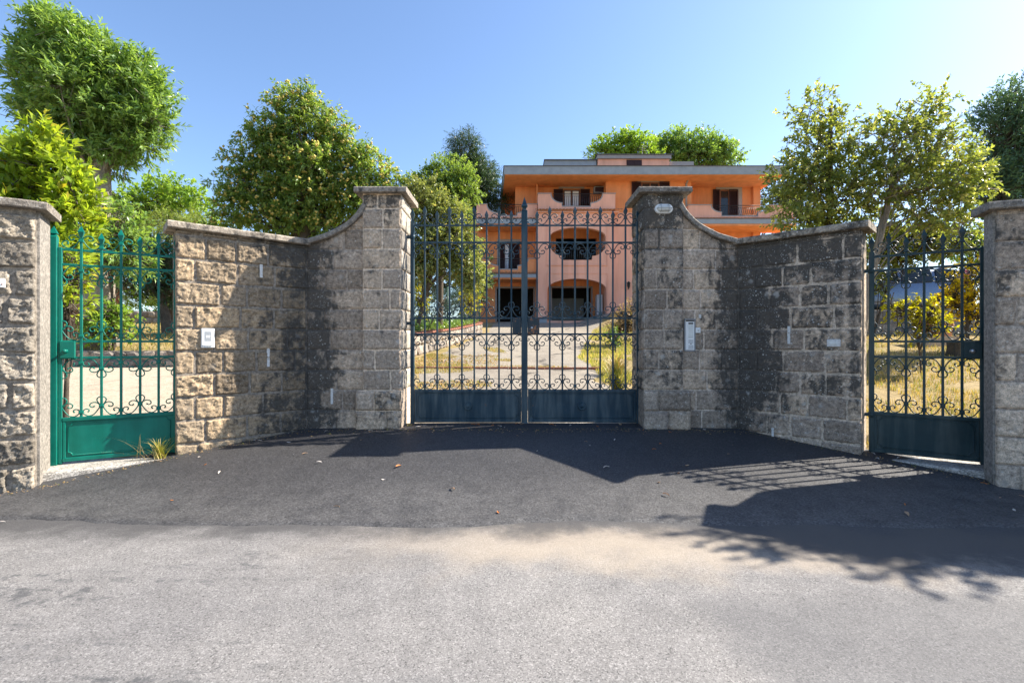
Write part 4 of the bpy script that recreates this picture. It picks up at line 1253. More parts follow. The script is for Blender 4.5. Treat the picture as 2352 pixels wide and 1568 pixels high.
def railing(x0, x1, z0, z1, y, parent, sp=0.12, wavy=False, top=True):
    m = MB()
    if top: m.tube([(x0, y, z1), (x1, y, z1)], 0.022, 5)
    m.tube([(x0, y, z1-0.13), (x1, y, z1-0.13)], 0.012, 4)
    m.tube([(x0, y, z0+0.06), (x1, y, z0+0.06)], 0.012, 4)
    k = max(2, int((x1-x0)/sp))
    for i in range(k+1):
        x = lerp(x0, x1, i/k)
        if wavy:
            h = z1-z0
            m.tube([(x, y, z0), (x, y-0.01, z0+h*0.2), (x, y-0.09, z0+h*0.38), (x, y-0.04, z0+h*0.6), (x, y, z1-0.13)], 0.013, 4)
        else:
            m.tube([(x, y, z0), (x, y, z0+(z1-z0)*0.4), (x, y, z1-0.13)], [0.011, 0.02, 0.011], 4)
    return hp(m, 'railing', HI, parent)

def balcony(name, x0, x1, y, z0, ztop_, sc0, sc1, in0, in1, zin, zbt, mat, dep, wavy=False, slab_z=None, rail_x=None):
    """parapet with a scooped opening and an iron railing, projecting from a wall"""
    k = 8
    ls = scoop_l(sc0, in0, ztop_-0.03, zin)
    rs = [(sc1-(x-sc0)/(in0-sc0)*(sc1-in1), z) for x, z in reversed(ls)]
    outer = [(x0, z0), (x1, z0), (x1, ztop_), (sc1, ztop_)]+list(reversed(rs))[0:0]+[(x, z) for x, z in reversed(rs)]+[(in1, zbt), (in0, zbt)]+[(x, z) for x, z in reversed(ls)]+[(sc0, ztop_), (x0, ztop_)]
    par = hp(MB().plate(outer, [], y, y+0.2), name, mat)
    cap = MB()
    for seg in ([(x0-0.03, ztop_), (sc0+0.03, ztop_)], [(sc1-0.03, ztop_), (x1+0.03, ztop_)]):
        cap.box(seg[0][0], seg[1][0], y-0.04, y+0.24, ztop_+0.002, ztop_+0.05)
    for sp_ in (ls+[(in0, zbt+0.02), ((in0+in1)/2, zbt+0.02)], [(x, z) for x, z in rs][::1]):
        cap.tube([(x, y+0.03, z+0.012) for x, z in sp_], 0.05, 4, smooth=False)
    cap.tube([((in0+in1)/2, y+0.03, zbt+0.02), (in1, y+0.03, zbt+0.02), (in1, y+0.03, zin)], 0.05, 4, smooth=False)
    hp(cap, 'parapet_cap', HL, par)
    railing(sc0+0.12, sc1-0.12, zbt+0.03, ztop_+0.02, y+0.1, par, wavy=wavy)
    if dep:
        hp(MB().box(x0, x0+0.18, y+0.2, y+dep, z0, ztop_), 'side_parapet', mat, par)
        hp(MB().box(x1-0.18, x1, y+0.2, y+dep, z0, ztop_), 'side_parapet', mat, par)
    return par
# upper centre balcony (sits on the bay)
y = dB-0.05
b1 = balcony('balcony', hx(533, y), hx(1065, y), y, hz(507, y), hz(395, y), hx(622, y), hx(978, y), hx(698, y), hx(895, y), hz(458, y), hz(484, y), HP, 1.6)
tile_ledge(hx(512, y), hx(1098, y), y-0.12, hz(508, y), b1)
hp(MB().box(hx(520, y), hx(1090, y), y-0.1, y+1.9, hz(513, y)-0.09, hz(513, y)-0.04), 'ledge_slab', HP, b1)
# upper left balcony
y = 29.8
b2 = balcony('balcony', hx(108, y), hx(527, y), y, hz(572, y), hz(468, y), hx(180, y), hx(452, y), hx(258, y), hx(388, y), hz(528, y), hz(548, y), HP, 1.9)
hp(MB().box(hx(105, y), hx(522, y), y-0.25, dL, hz(606, y), hz(574, y)), 'slab', HG, b2)
hp(MB().box(hx(105, y)+0.05, hx(522, y), y-0.2, dL, hz(615, y), hz(606, y)-0.003), 'slab_soffit', HO, b2)
tile_ledge(hx(105, y), hx(520, y), y-0.2, hz(570, y), b2)
# first-floor left balcony
b3 = balcony('balcony', hx(140, y), hx(522, y), y, hz(947, y), hz(843, y), hx(188, y), hx(520, y)-0.5, hx(262, y), hx(392, y), hz(890, y), hz(917, y), HO, 1.7)
hp(MB().box(hx(140, y), hx(522, y), y-0.25, dL, hz(975, y), hz(950, y)), 'slab', HG, b3)
hp(MB().box(hx(140, y)+0.05, hx(522, y), y-0.2, dL, hz(984, y), hz(975, y)-0.003), 'slab_soffit', HO, b3)
tile_ledge(hx(140, y), hx(520, y), y-0.2, hz(945, y), b3)
# right balcony
y = 29.6
b4 = balcony('balcony', hx(1568, y), hx(2290, y), y, hz(568, y), hz(474, y), hx(1728, y), hx(2115, y), hx(1798, y), hx(2048, y), hz(522, y), hz(550, y), HP, 1.6, wavy=True)
hp(MB().box(hx(1560, y), hx(2300, y), y-0.25, dR, hz(607, y), hz(574, y)), 'slab', HG, b4)
hp(MB().box(hx(1560, y)+0.05, hx(2300, y), y-0.2, dR+0.1, hz(620, y), hz(607, y)-0.003), 'slab_soffit', HO, b4)
tile_ledge(hx(1562, y), hx(2290, y), y-0.2, hz(571, y), b4)
# loggia railing and chairs
lg = railing(a_u0+0.1, a_u1-0.1, zbot+0.02, hz(762, dB), dB+0.15, None)

def shutter_leaf(m, x0, x1, z0, z1, y):
    m.box(x0, x0+0.05, y-0.05, y, z0, z1); m.box(x1-0.05, x1, y-0.05, y, z0, z1)
    m.box(x0+0.05, x1-0.05, y-0.05, y, z1-0.07, z1); m.box(x0+0.05, x1-0.05, y-0.05, y, z0, z0+0.07)
    z = z0+0.07; k = 0
    while z < z1-0.08:
        m.add([(x0+0.05, y-0.045, z), (x1-0.05, y-0.045, z), (x1-0.05, y-0.005, z+0.05), (x0+0.05, y-0.005, z+0.05)], [(0, 1, 2, 3)])
        z += 0.062
    m.box(x0+0.05, x1-0.05, y-0.004, y, z0+0.07, z1-0.07)
def window(name, x0, x1, z0, z1, y, shutters=(), panes=2, curtain=False, lintel=None, frame=None):
    w = hp(MB().box(x0, x1, y-0.03, y, z0, z1), name, HGl)
    fm = MB()
    fw = 0.07
    fm.box(x0, x1, y-0.07, y-0.031, z1-fw, z1); fm.box(x0, x1, y-0.07, y-0.031, z0, z0+fw)
    for i in range(panes+1):
        xx = lerp(x0, x1-fw, i/panes); fm.box(xx, xx+fw, y-0.065, y-0.031, z0+fw, z1-fw)
    hp(fm, 'frame', frame or HF, w)
    if curtain:
        for i in range(panes):
            a = lerp(x0, x1-fw, i/panes)+fw+0.03; b = lerp(x0, x1-fw, (i+1)/panes)-0.03
            hp(MB().box(a, b, y-0.045, y-0.0315, z0+fw, z1-fw-0.02), 'curtain', HC, w)
    for sx0, sx1 in shutters:
        m = MB(); shutter_leaf(m, sx0, sx1, z0-0.03, z1+0.03, y-0.06); hp(m, 'shutter', HS, w)
    if lintel: hp(MB().box(lintel[0], lintel[1], y-0.08, y+0.01, lintel[2], lintel[3]), 'lintel', HL, w)
    return w
yw = dL-0.3
window('window', hx(705, yw), hx(822, yw), zslab2+0.12, hz(368, yw), yw, [(hx(640, yw), hx(703, yw)), (hx(824, yw), hx(888, yw))], 2, True, (hx(675, yw), hx(850, yw), hz(360, yw), hz(338, yw)))
hp(MB().bbox(hx(912, yw), hx(986, yw), yw-0.4, yw, hz(400, yw), hz(355, yw), 0.03), 'air_conditioner', HG)
hp(MB().bbox(hx(918, yw), hx(980, yw), yw-0.43, yw-0.38, hz(395, yw), hz(362, yw), 0.02), 'air_conditioner_grille', HS)
hp(MB().bbox(hx(930, yw), hx(952, yw), yw-0.12, yw, hz(328, yw), hz(305, yw), 0.02), 'alarm_box', flat_mat('alarm_yellow', (0.5, 0.25, 0.04), 0.5))
hp(MB().lathe([(0.06, 0), (0.1, 0.1), (0.05, 0.22), (0.1, 0.24), (0.02, 0.34)], 8, (hx(766, yw), yw-0.12, hz(310, yw))), 'wall_lamp', HI)
window('window', hx(1242, dM), hx(1365, dM), hz(470, dM), hz(318, dM), dM, [(hx(1176, dM), hx(1240, dM)), (hx(1367, dM), hx(1436, dM))], 2, False, (hx(1212, dM), hx(1396, dM), hz(315, dM), hz(291, dM)))
yw = dR
w = window('window', hx(1782, yw), hx(1908, yw), zslab2+0.12, hz(370, yw), yw, [(hx(1735, yw), hx(1780, yw)), (hx(1846, yw), hx(1904, yw))], 2, False, (hx(1757, yw), hx(1935, yw), hz(366, yw), hz(345, yw)))
hp(MB().box(hx(1910, yw), hx(1935, yw), yw-0.08, yw+0.01, zslab2+0.12, hz(366, yw)), 'jamb', HL, w)
hp(MB().box(hx(1748, 29.5), hx(2068, 29.5), 29.4, 29.9, hz(283, 29.5), hz(266, 29.5)), 'awning_roll', HS)
yw = dL
w = window('window', hx(268, yw), hx(405, yw), zslab1+0.12, hz(735, yw), yw, [(hx(268, yw), hx(305, yw)), (hx(332, yw), hx(405, yw))], 2, True, (hx(250, yw), hx(412, yw), hz(733, yw), hz(710, yw)))
hp(MB().box(hx(250, yw), hx(265, yw), yw-0.06, yw+0.01, zslab1+0.12, hz(733, yw)), 'jamb', HL, w)
def opening_frame(r, y, mat, parent=None):
    (x0, z0), (x1, _), (_, z1), _ = r
    m = MB(); m.box(x0-0.1, x0, y-0.04, y+0.1, z0, z1+0.1); m.box(x1, x1+0.1, y-0.04, y+0.1, z0, z1+0.1); m.box(x0, x1, y-0.04, y+0.1, z1, z1+0.1)
    return hp(m, 'opening_frame', mat)
for r in (o_left, o_mid): opening_frame(r, dL, HL)
hp(MB().box(o_mid[0][0]+0.1, o_mid[1][0]-0.1, dL+2.6, dL+2.7, ZG+0.1, hz(1090, dL)), 'inner_wall', flat_mat('inner_wall', (0.30, 0.29, 0.27), 0.9))
hp(MB().bbox(hx(945, dB)+0.1, hx(998, dB), dB+0.9, dB+1.6, ZG+0.35, hz(1078, dB), 0.03), 'white_cabinet', flat_mat('cabinet_white', (0.55, 0.55, 0.58), 0.5))
hp(MB().box(hx(948, dB)+0.1, hx(996, dB), dB+0.92, dB+1.58, ZG, ZG+0.35), 'cabinet_base', HG)
hp(MB().tube([(hx(1552, dM), dM-0.06, hz(700, dM)), (hx(1552, dM), dM-0.06, hz(330, dM)), (hx(1562, dM), dM-0.3, hz(290, dM)), (hx(1590, dM), dM-0.9, hz(264, dM))], 0.06, 8), 'downpipe', HL)
wlm = MB().lathe([(0.05, 0), (0.09, 0.12), (0.1, 0.3), (0.13, 0.31), (0.02, 0.42)], 6, (hx(1152, dM), dM-0.18, hz(1046, dM)))
wlm.tube([(hx(1152, dM), dM, hz(1046, dM)-0.05), (hx(1152, dM), dM-0.18, hz(1046, dM)-0.05), (hx(1152, dM), dM-0.18, hz(1046, dM))], 0.02, 5)
hp(wlm, 'wall_lamp', HI)
# table and chairs on the loggia
t = empty('loggia_table', (c, dB+1.1, zslab1+0.15), 0, 'round pinkish table on the villa loggia behind the railing', 'table')
MB().lathe([(0.65, 0.70), (0.65, 0.74), (0.6, 0.745)], 16).build('table_top', HP, t)
for i in range(4):
    a = math.pi/4+i*math.pi/2
    MB().tube([(0.45*math.cos(a), 0.45*math.sin(a), 0), (0.4*math.cos(a), 0.4*math.sin(a), 0.7)], 0.03, 5).build('leg', HC, t)
for i, (dx, dy, rz) in enumerate(((-0.95, -0.25, 0.5), (0.95, -0.25, -0.5))):
    ch = empty('loggia_chair', (c+dx, dB+1.1+dy, zslab1+0.15), rz, 'white chair on the villa loggia, '+('left' if i == 0 else 'right')+' of the table', 'chair', 'chairs on the loggia')
    MB().bbox(-0.24, 0.24, -0.24, 0.24, 0.42, 0.46, 0.01).build('seat', HC, ch)
    m = MB().box(-0.24, 0.24, 0.2, 0.24, 0.82, 0.9)
    for k in range(5): m.box(-0.22+k*0.1, -0.18+k*0.1, 0.21, 0.23, 0.46, 0.82)
    m.build('backrest', HC, ch)
    for sx in (-1, 1):
        for sy in (-1, 1): MB().tube([(sx*0.22, sy*0.22, 0), (sx*0.2, sy*0.2, 0.42)], 0.02, 5).build('leg', HC, ch)

# ------------------------------------------------------------------ vegetation
def unit(a): return a/np.maximum(np.linalg.norm(a, axis=1, keepdims=True), 1e-9)
def leaves(name, P, D, N, Ls, Ws, mat, rnd, fold=0.18, droop=0.12):
    n = len(P)
    D = unit(D); S = unit(np.cross(D, N)); U = unit(np.cross(S, D))
    L = Ls[:, None]; W = Ws[:, None]
    base = P
    mid = P+D*L*0.5
    lf = P+D*L*0.45+S*W*0.5+U*W*fold
    rt = P+D*L*0.45-S*W*0.5+U*W*fold
    tip = P+D*L-U*L*droop
    V = np.stack([base, lf, rt, mid, tip], 1).reshape(-1, 3)
    o = (np.arange(n)*5)[:, None]
    F = np.concatenate([o+[0, 2, 3], o+[0, 3, 1], o+[2, 4, 3], o+[3, 4, 1]], 1).reshape(-1, 3)
    return arr_mesh(name, V, F, mat, np.repeat(rnd, 5))

def sample_lobes(rng, lobes, n, hollow=2.4):
    """points inside ellipsoids (centre, radii), denser near the surface; returns points and outward directions"""
    vol = np.array([r[0]*r[1]*r[2] for c, r in lobes])**0.75
    idx = rng.choice(len(lobes), n, p=vol/vol.sum())
    C = np.array([c for c, r in lobes])[idx]; R = np.array([r for c, r in lobes])[idx]
    v = unit(rng.normal(size=(n, 3)))
    rad = rng.random(n)[:, None]**(1/hollow)
    lump = 1+0.22*np.sin(v[:, :1]*5+idx[:, None]*1.7)*np.cos(v[:, 2:3]*6+idx[:, None])
    return C+v*R*rad*lump, unit(v/R), C

def tree(name, label, cat, base, trunk_r, lobes, n_twigs, per, leaf, twig, mat, seed, bark='bark', up=0.35, droop=0.15, spread=0.9, group=None, n_limb=26, top=None, lean=None, hollow=2.4, lumps=1.0, twig_vis=500, limb_r=0.35, sprays=4, limb_t=0.45, gap=1.7):
    rng = np.random.default_rng(seed)
    base = Vector(base)
    root = empty(name, base, 0, label, cat, group)
    B = np.array(base)
    lobes = [(np.array(c)-B, np.array(r)) for c, r in lobes]
    for c0, r0 in list(lobes):                      # small outlying sprays that break up the outline
        for _ in range(sprays):
            v = rng.normal(size=3); v /= np.linalg.norm(v); v[2] = v[2]*0.9+0.15
            lobes.append((c0+v*r0*rng.uniform(0.85, 1.12), r0*rng.uniform(0.2, 0.34)))
    P, O, C = sample_lobes(rng, lobes, int(n_twigs*gap), hollow)
    fr_ = 1.5/max(0.15, float(np.mean([r[0] for c, r in lobes])))            # keep the twigs that fall in clumps, leaving hollows between them
    nv = np.array([mnoise.noise(Vector((float(p[0])*fr_+seed, float(p[1])*fr_, float(p[2])*fr_*1.5))) for p in P])+rng.normal(size=len(P))*0.10
    kp = np.argsort(-nv)[:n_twigs]; P, O, C = P[kp], O[kp], C[kp]
    D = unit(O*0.9+rng.normal(size=O.shape)*0.55*spread+np.array([0, 0, up]))
    tl = twig*rng.uniform(0.6, 1.3, n_twigs)
    # leaves strung along each twig
    k = np.tile(np.arange(per), n_twigs); ti = np.repeat(np.arange(n_twigs), per)
    f = 0.3+0.7*(k+rng.random(len(k)))/per
    LP = P[ti]+D[ti]*(tl[ti]*f)[:, None]
    perp = unit(np.cross(D[ti], rng.normal(size=(len(k), 3))))
    LD = unit(D[ti]*0.75+perp*spread*rng.uniform(0.5, 1.2, (len(k), 1))-np.array([0, 0, droop])*1.0)
    LN = unit(np.array([0, 0, 1.0])+rng.normal(size=(len(k), 3))*0.55+O[ti]*0.3)
    Ls = leaf[0]*rng.uniform(0.65, 1.25, len(k)); Ws = leaf[1]*rng.uniform(0.7, 1.25, len(k))
    tr = rng.random(n_twigs)
    rnd = np.clip(0.55*tr[ti]+0.45*rng.random(len(k)), 0, 1)
    crown = obj('crown', leaves('crown', LP, LD, LN, Ls, Ws, mat, rnd), None, root)
    # trunk and limbs
    cz = np.mean([c for c, r in lobes], axis=0)
    top = np.array(top)-B if top is not None else cz
    m = MB()
    nseg = 8; pts = []; rad = []
    for i in range(nseg+1):
        t = i/nseg
        w = 0.12*trunk_r*6*mnoise.noise(Vector((seed, t*3, 0)))
        pts.append((top[0]*t**1.3+w*t*(1-t)*2, top[1]*t**1.3, -0.25+(top[2]+0.25)*t)); rad.append(trunk_r*(1.25-0.75*t if t > 0.12 else 1.55-2.6*t*0.9))
    m.tube(pts, rad, 9)
    tk = m.build('trunk', M[bark], root)
    lm = MB()
    sel = rng.choice(n_twigs, min(n_limb, n_twigs), replace=False)
    for s in sel:
        e = P[s]; t = rng.uniform(limb_t, 1.0)
        i0 = int(t*nseg); a = np.array(pts[min(i0, nseg)])
        midp = (a+e)/2+np.array([0, 0, 0.12*np.linalg.norm(e-a)])+rng.normal(size=3)*0.06*np.linalg.norm(e-a)
        q = [a*(1-u)**2+midp*2*u*(1-u)+e*u*u for u in np.linspace(0, 1, 6)]
        r0 = trunk_r*limb_r*rng.uniform(0.6, 1.1)
        lm.tube([tuple(x) for x in q], list(np.linspace(r0, r0*0.18, 6)), 5, caps=False)
    for s in rng.choice(n_twigs, min(twig_vis, n_twigs), replace=False):
        e = P[s]+D[s]*tl[s]*0.9; a = P[s]-D[s]*tl[s]*1.2+(C[s]-P[s])*0.12
        lm.tube([tuple(a), tuple(P[s]), tuple(e)], [0.010, 0.006, 0.003], 3, caps=False)
    lm.build('branches', M[bark], root)
    return root, P, D, tl

def px_lobes(d, lst, depth=0.8):
    out = []
    for x, y, rx, ry in lst:
        p = px_point(x, y, d); k = d/1111
        out.append(((p.x, p.y+random.uniform(-0.25, 0.25)*rx*k, p.z), (rx*k, depth*(rx+ry)*0.5*k, ry*k)))
    return out
def gpt(px, d): 
    x = (px-1176)/1111*d; return (x, d, garden_z(x, d))

LM = {
 'chestnut': leaf_mat('leaf_chestnut', (0.10, 0.21, 0.055), (0.33, 0.46, 0.14), trans=0.5, rough=0.3, spec=0.6),
 'chestnut2': leaf_mat('leaf_chestnut_burr', (0.10, 0.20, 0.05), (0.34, 0.43, 0.12), trans=0.52, rough=0.33, spec=0.55),
 'laurel': leaf_mat('leaf_laurel', (0.178, 0.297, 0.037), (0.402, 0.475, 0.052), (0.594, 0.491, 0.059), 0.12, trans=0.58, rough=0.3, spec=0.5),
 'holly': leaf_mat('leaf_holly', (0.12, 0.18, 0.055), (0.34, 0.38, 0.11), (0.62, 0.58, 0.24), 0.2, trans=0.5, rough=0.28, spec=0.6),
 'oak': leaf_mat('leaf_oak', (0.11, 0.17, 0.05), (0.36, 0.38, 0.15), (0.58, 0.52, 0.26), 0.15, trans=0.42, rough=0.35, spec=0.5),
 'dark': leaf_mat('leaf_dark', (0.032, 0.068, 0.034), (0.085, 0.135, 0.055), trans=0.3, rough=0.4),
 'bright': leaf_mat('leaf_bright', (0.165, 0.311, 0.046), (0.348, 0.476, 0.073), trans=0.5),
 'soft': leaf_mat('leaf_soft', (0.165, 0.256, 0.065), (0.384, 0.439, 0.110), trans=0.4),
 'blue': leaf_mat('leaf_blue', (0.065, 0.137, 0.091), (0.156, 0.248, 0.137), trans=0.35),
 'yellow': leaf_mat('leaf_yellow', (0.480, 0.360, 0.020), (0.720, 0.560, 0.030), (0.160, 0.200, 0.025), 0.1, trans=0.68),
 'lime': leaf_mat('leaf_lime', (0.294, 0.304, 0.016), (0.546, 0.493, 0.026), trans=0.5),
 'ivy': leaf_mat('leaf_ivy', (0.083, 0.165, 0.040), (0.238, 0.348, 0.065), trans=0.35, rough=0.3, spec=0.5),
 'straw': leaf_mat('leaf_straw', (0.330, 0.242, 0.099), (0.550, 0.418, 0.187), (0.198, 0.231, 0.044), 0.25, trans=0.35),
 'grass': leaf_mat('leaf_grass', (0.176, 0.227, 0.044), (0.416, 0.403, 0.088), (0.605, 0.491, 0.214), 0.35, trans=0.4),
 'rust': leaf_mat('leaf_rust', (0.380, 0.230, 0.115), (0.552, 0.391, 0.196), (0.230, 0.253, 0.046), 0.2, trans=0.3),
 'burr': leaf_mat('chestnut_burr', (0.504, 0.432, 0.108), (0.720, 0.576, 0.192), trans=0.15, rough=0.8, spec=0.1),
}

# pollarded chestnut towering over the green gate
tree('chestnut_tree', 'tall round-crowned chestnut on a thick trunk behind the green gate', 'tree', gpt(228, 13), 0.33,
     px_lobes(13, [(105, 60, 26, 26), (140, 85, 36, 30), (185, 120, 52, 40), (100, 130, 40, 40), (65, 185, 26, 26), (130, 195, 60, 50), (230, 165, 55, 45), (295, 165, 38, 34), (340, 215, 34, 36), (362, 268, 28, 32), (215, 240, 80, 55), (105, 265, 42, 34), (300, 290, 60, 44), (240, 335, 60, 34), (150, 310, 44, 32), (250, 372, 44, 22), (195, 350, 40, 26), (320, 330, 36, 24)]),
     3700, 12, (0.19, 0.052), 0.46, LM['chestnut'], 3, bark='bark_pale', up=0.8, droop=0.2, gap=1.5, top=px_point(232, 330, 13), n_limb=40, limb_r=0.22, limb_t=0.85)
tree('trunk_sucker_shrub', 'leafy green sucker growth around the chestnut trunk behind the green gate', 'shrub', gpt(262, 12.6), 0.04,
     px_lobes(12.6, [(265, 545, 55, 75), (300, 590, 40, 50), (225, 520, 40, 50)]), 420, 9, (0.17, 0.055), 0.32, LM['chestnut'], 5, up=0.3, droop=0.3)
tree('low_shrub', 'small round green shrub at the foot of the chestnut trunk', 'shrub', gpt(250, 12.4), 0.03,
     px_lobes(12.4, [(245, 748, 42, 38), (225, 762, 30, 25)]), 330, 8, (0.11, 0.05), 0.2, LM['bright'], 6)
# bright laurel crowding the left boundary wall
tree('laurel_shrub', 'bright yellow-green laurel shrub rising behind the left boundary wall', 'shrub', gpt(60, 7.4), 0.06,
     px_lobes(7.4, [(30, 450, 62, 60), (100, 425, 48, 60), (145, 490, 40, 60), (40, 560, 80, 80), (150, 590, 36, 65), (92, 345, 16, 42), (130, 385, 14, 36), (50, 385, 16, 36), (165, 430, 16, 44)]),
     1300, 9, (0.135, 0.056), 0.30, LM['laurel'], 8, up=0.9, droop=-0.1, spread=0.8)
tree('laurel_sprig', 'yellow-green laurel growth at the left edge of the green gate', 'shrub', gpt(150, 6.6), 0.03,
     px_lobes(6.6, [(160, 640, 20, 70), (152, 700, 16, 40)]), 90, 7, (0.10, 0.045), 0.22, LM['laurel'], 9, up=0.4)
# trees further back on the left
tree('background_tree', 'bright green broadleaf tree far behind the left wall', 'tree', gpt(390, 26), 0.28,
     px_lobes(26, [(340, 470, 70, 45), (400, 450, 55, 38), (455, 500, 55, 40), (300, 500, 40, 40), (20, 350, 45, 45)]), 1100, 9, (0.20, 0.12), 0.5, LM['bright'], 12)
tree('feathery_conifer', 'soft yellow-green conifer just above the left wing wall', 'conifer', gpt(400, 19), 0.2,
     px_lobes(19, [(420, 540, 90, 50), (370, 590, 80, 60), (470, 560, 45, 55), (330, 640, 60, 50)]), 1900, 10, (0.13, 0.022), 0.5, LM['soft'], 13, up=0.15, droop=0.3)
tree('dark_evergreen', 'dark evergreen tree in the shade behind the green gate', 'tree', gpt(385, 17), 0.16,
     px_lobes(17, [(350, 620, 60, 65), (300, 610, 60, 60), (395, 650, 35, 50)]), 700, 9, (0.14, 0.06), 0.36, LM['dark'], 14)
tree('back_shrub', 'light green shrub growing behind the low garden wall', 'shrub', gpt(370, 24), 0.08,
     px_lobes(24, [(370, 670, 40, 40), (310, 680, 45, 30), (420, 690, 40, 30)]), 420, 8, (0.18, 0.09), 0.35, LM['bright'], 15)
# chestnut with yellow burrs
d = 17.5
troot, TP, TD, Ttl = tree('burr_chestnut_tree', 'large chestnut tree dotted with yellow burrs left of the gate', 'tree', gpt(700, d), 0.30,
     px_lobes(d, [(700, 225, 22, 24), (650, 228, 22, 22), (722, 262, 34, 28), (655, 275, 36, 28), (690, 305, 44, 32), (770, 300, 30, 24), (755, 335, 44, 30), (608, 300, 34, 24), (590, 335, 40, 24), (640, 345, 44, 32), (560, 372, 34, 22), (640, 400, 62, 40), (715, 385, 58, 42), (800, 355, 28, 26), (815, 390, 36, 26), (865, 385, 22, 20), (848, 420, 36, 24), (905, 410, 18, 16), (880, 450, 34, 24), (835, 350, 16, 18), (790, 445, 62, 36), (700, 460, 80, 48), (600, 440, 52, 30), (545, 425, 30, 17), (505, 418, 18, 9), (560, 478, 55, 28), (530, 515, 40, 22), (640, 510, 60, 32), (720, 520, 90, 32), (830, 470, 45, 28)]),
     5200, 9, (0.18, 0.06), 0.40, LM['chestnut2'], 21, gap=1.5, up=0.25, droop=0.35, spread=1.0, top=px_point(700, 330, d), n_limb=60)
sel = np.where(TD[:, 2] > -0.1)[0]
rng = np.random.default_rng(4); sel = np.repeat(rng.choice(sel, 1000, replace=False), 3)
BP = TP[sel]+TD[sel]*(Ttl[sel]*rng.uniform(0.9, 1.15, len(sel)))[:, None]+rng.normal(size=(len(sel), 3))*0.045
oc = np.array([(1,0,0),(-1,0,0),(0,1,0),(0,-1,0),(0,0,1),(0,0,-1)], float)
of = np.array([(0,2,4),(2,1,4),(1,3,4),(3,0,4),(2,0,5),(1,2,5),(3,1,5),(0,3,5)])
sz = rng.uniform(0.035, 0.062, len(sel))
BV = (BP[:, None, :]+oc[None]*sz[:, None, None]).reshape(-1, 3)
BF = (of[None]+(np.arange(len(sel))*6)[:, None, None]).reshape(-1, 3)
bo = obj('burrs', arr_mesh('burrs', BV, BF, LM['burr'], np.repeat(rng.random(len(sel)), 6), smooth=True), None, troot)
bo['kind'] = 'stuff'
# variegated evergreen left of the villa, seen through the gate
tree('variegated_evergreen', 'pale olive evergreen tree seen through the left gate leaf', 'tree', gpt(948, 16.2), 0.08,
     px_lobes(15.5, [(975, 470, 44, 45), (1030, 500, 44, 40), (1045, 550, 52, 40), (990, 570, 52, 45), (1055, 600, 48, 40), (1082, 640, 32, 26), (955, 610, 32, 36)]),
     3000, 10, (0.10, 0.055), 0.30, LM['oak'], 31, up=0.2)
tree('green_evergreen', 'fresh green evergreen crown above the left gate leaf, in front of the spruce', 'tree', gpt(1010, 17.5), 0.1,
     px_lobes(17.5, [(1035, 400, 50, 36), (1000, 430, 50, 40), (1060, 430, 44, 34), (1010, 470, 66, 40), (960, 450, 30, 40)]), 1900, 10, (0.10, 0.055), 0.3, LM['chestnut2'], 36, up=0.4)
tree('dark_conifer', 'dark spruce rising behind the evergreen left of the villa', 'conifer', gpt(1085, 33), 0.25,
     px_lobes(33, [(1068, 345, 32, 30), (1080, 390, 48, 38), (1095, 430, 55, 35), (1110, 460, 50, 30)]), 2600, 11, (0.30, 0.04), 0.7, LM['dark'], 33, up=-0.15, droop=0.45)
tree('yellow_shrub', 'small yellow shrub beside the wire fence behind the left gate leaf', 'shrub', gpt(962, 16.2), 0.03,
     px_lobes(16.2, [(965, 690, 16, 38), (1080, 690, 22, 30)]), 170, 8, (0.08, 0.04), 0.2, LM['lime'], 34)
tree('dark_hedge', 'dark hedge in shade behind the wire fence', 'hedge', gpt(1010, 26), 0.08,
     px_lobes(26, [(940, 640, 50, 60), (1000, 660, 50, 60), (1060, 670, 45, 55), (1100, 640, 30, 60)]), 900, 9, (0.16, 0.08), 0.4, LM['dark'], 35)
# trees behind the roof
tree('oak_behind_roof', 'broad oak crown showing above the right half of the villa roof', 'tree', (hx(1650, 46), 46, 2.6), 0.35,
     px_lobes(46, [(1560, 335, 45, 36), (1610, 350, 60, 34), (1660, 360, 42, 30), (1530, 360, 40, 26)]), 1500, 9, (0.30, 0.16), 0.8, LM['chestnut'], 41)
tree('loose_tree_behind_roof', 'lighter loose tree showing above the left half of the villa roof', 'tree', (hx(1100, 44), 44, 2.6), 0.3,
     px_lobes(44, [(1425, 340, 48, 26), (1390, 355, 32, 20), (1470, 350, 40, 34)]), 800, 9, (0.30, 0.15), 0.8, LM['bright'], 42)
tree('tree_beside_villa', 'dark tree half hidden at the right corner of the villa', 'tree', gpt(1790, 36), 0.25,
     px_lobes(36, [(1785, 455, 45, 40), (1815, 480, 40, 60), (1150, 470, 25, 20)]), 600, 9, (0.2, 0.1), 0.5, LM['dark'], 43)
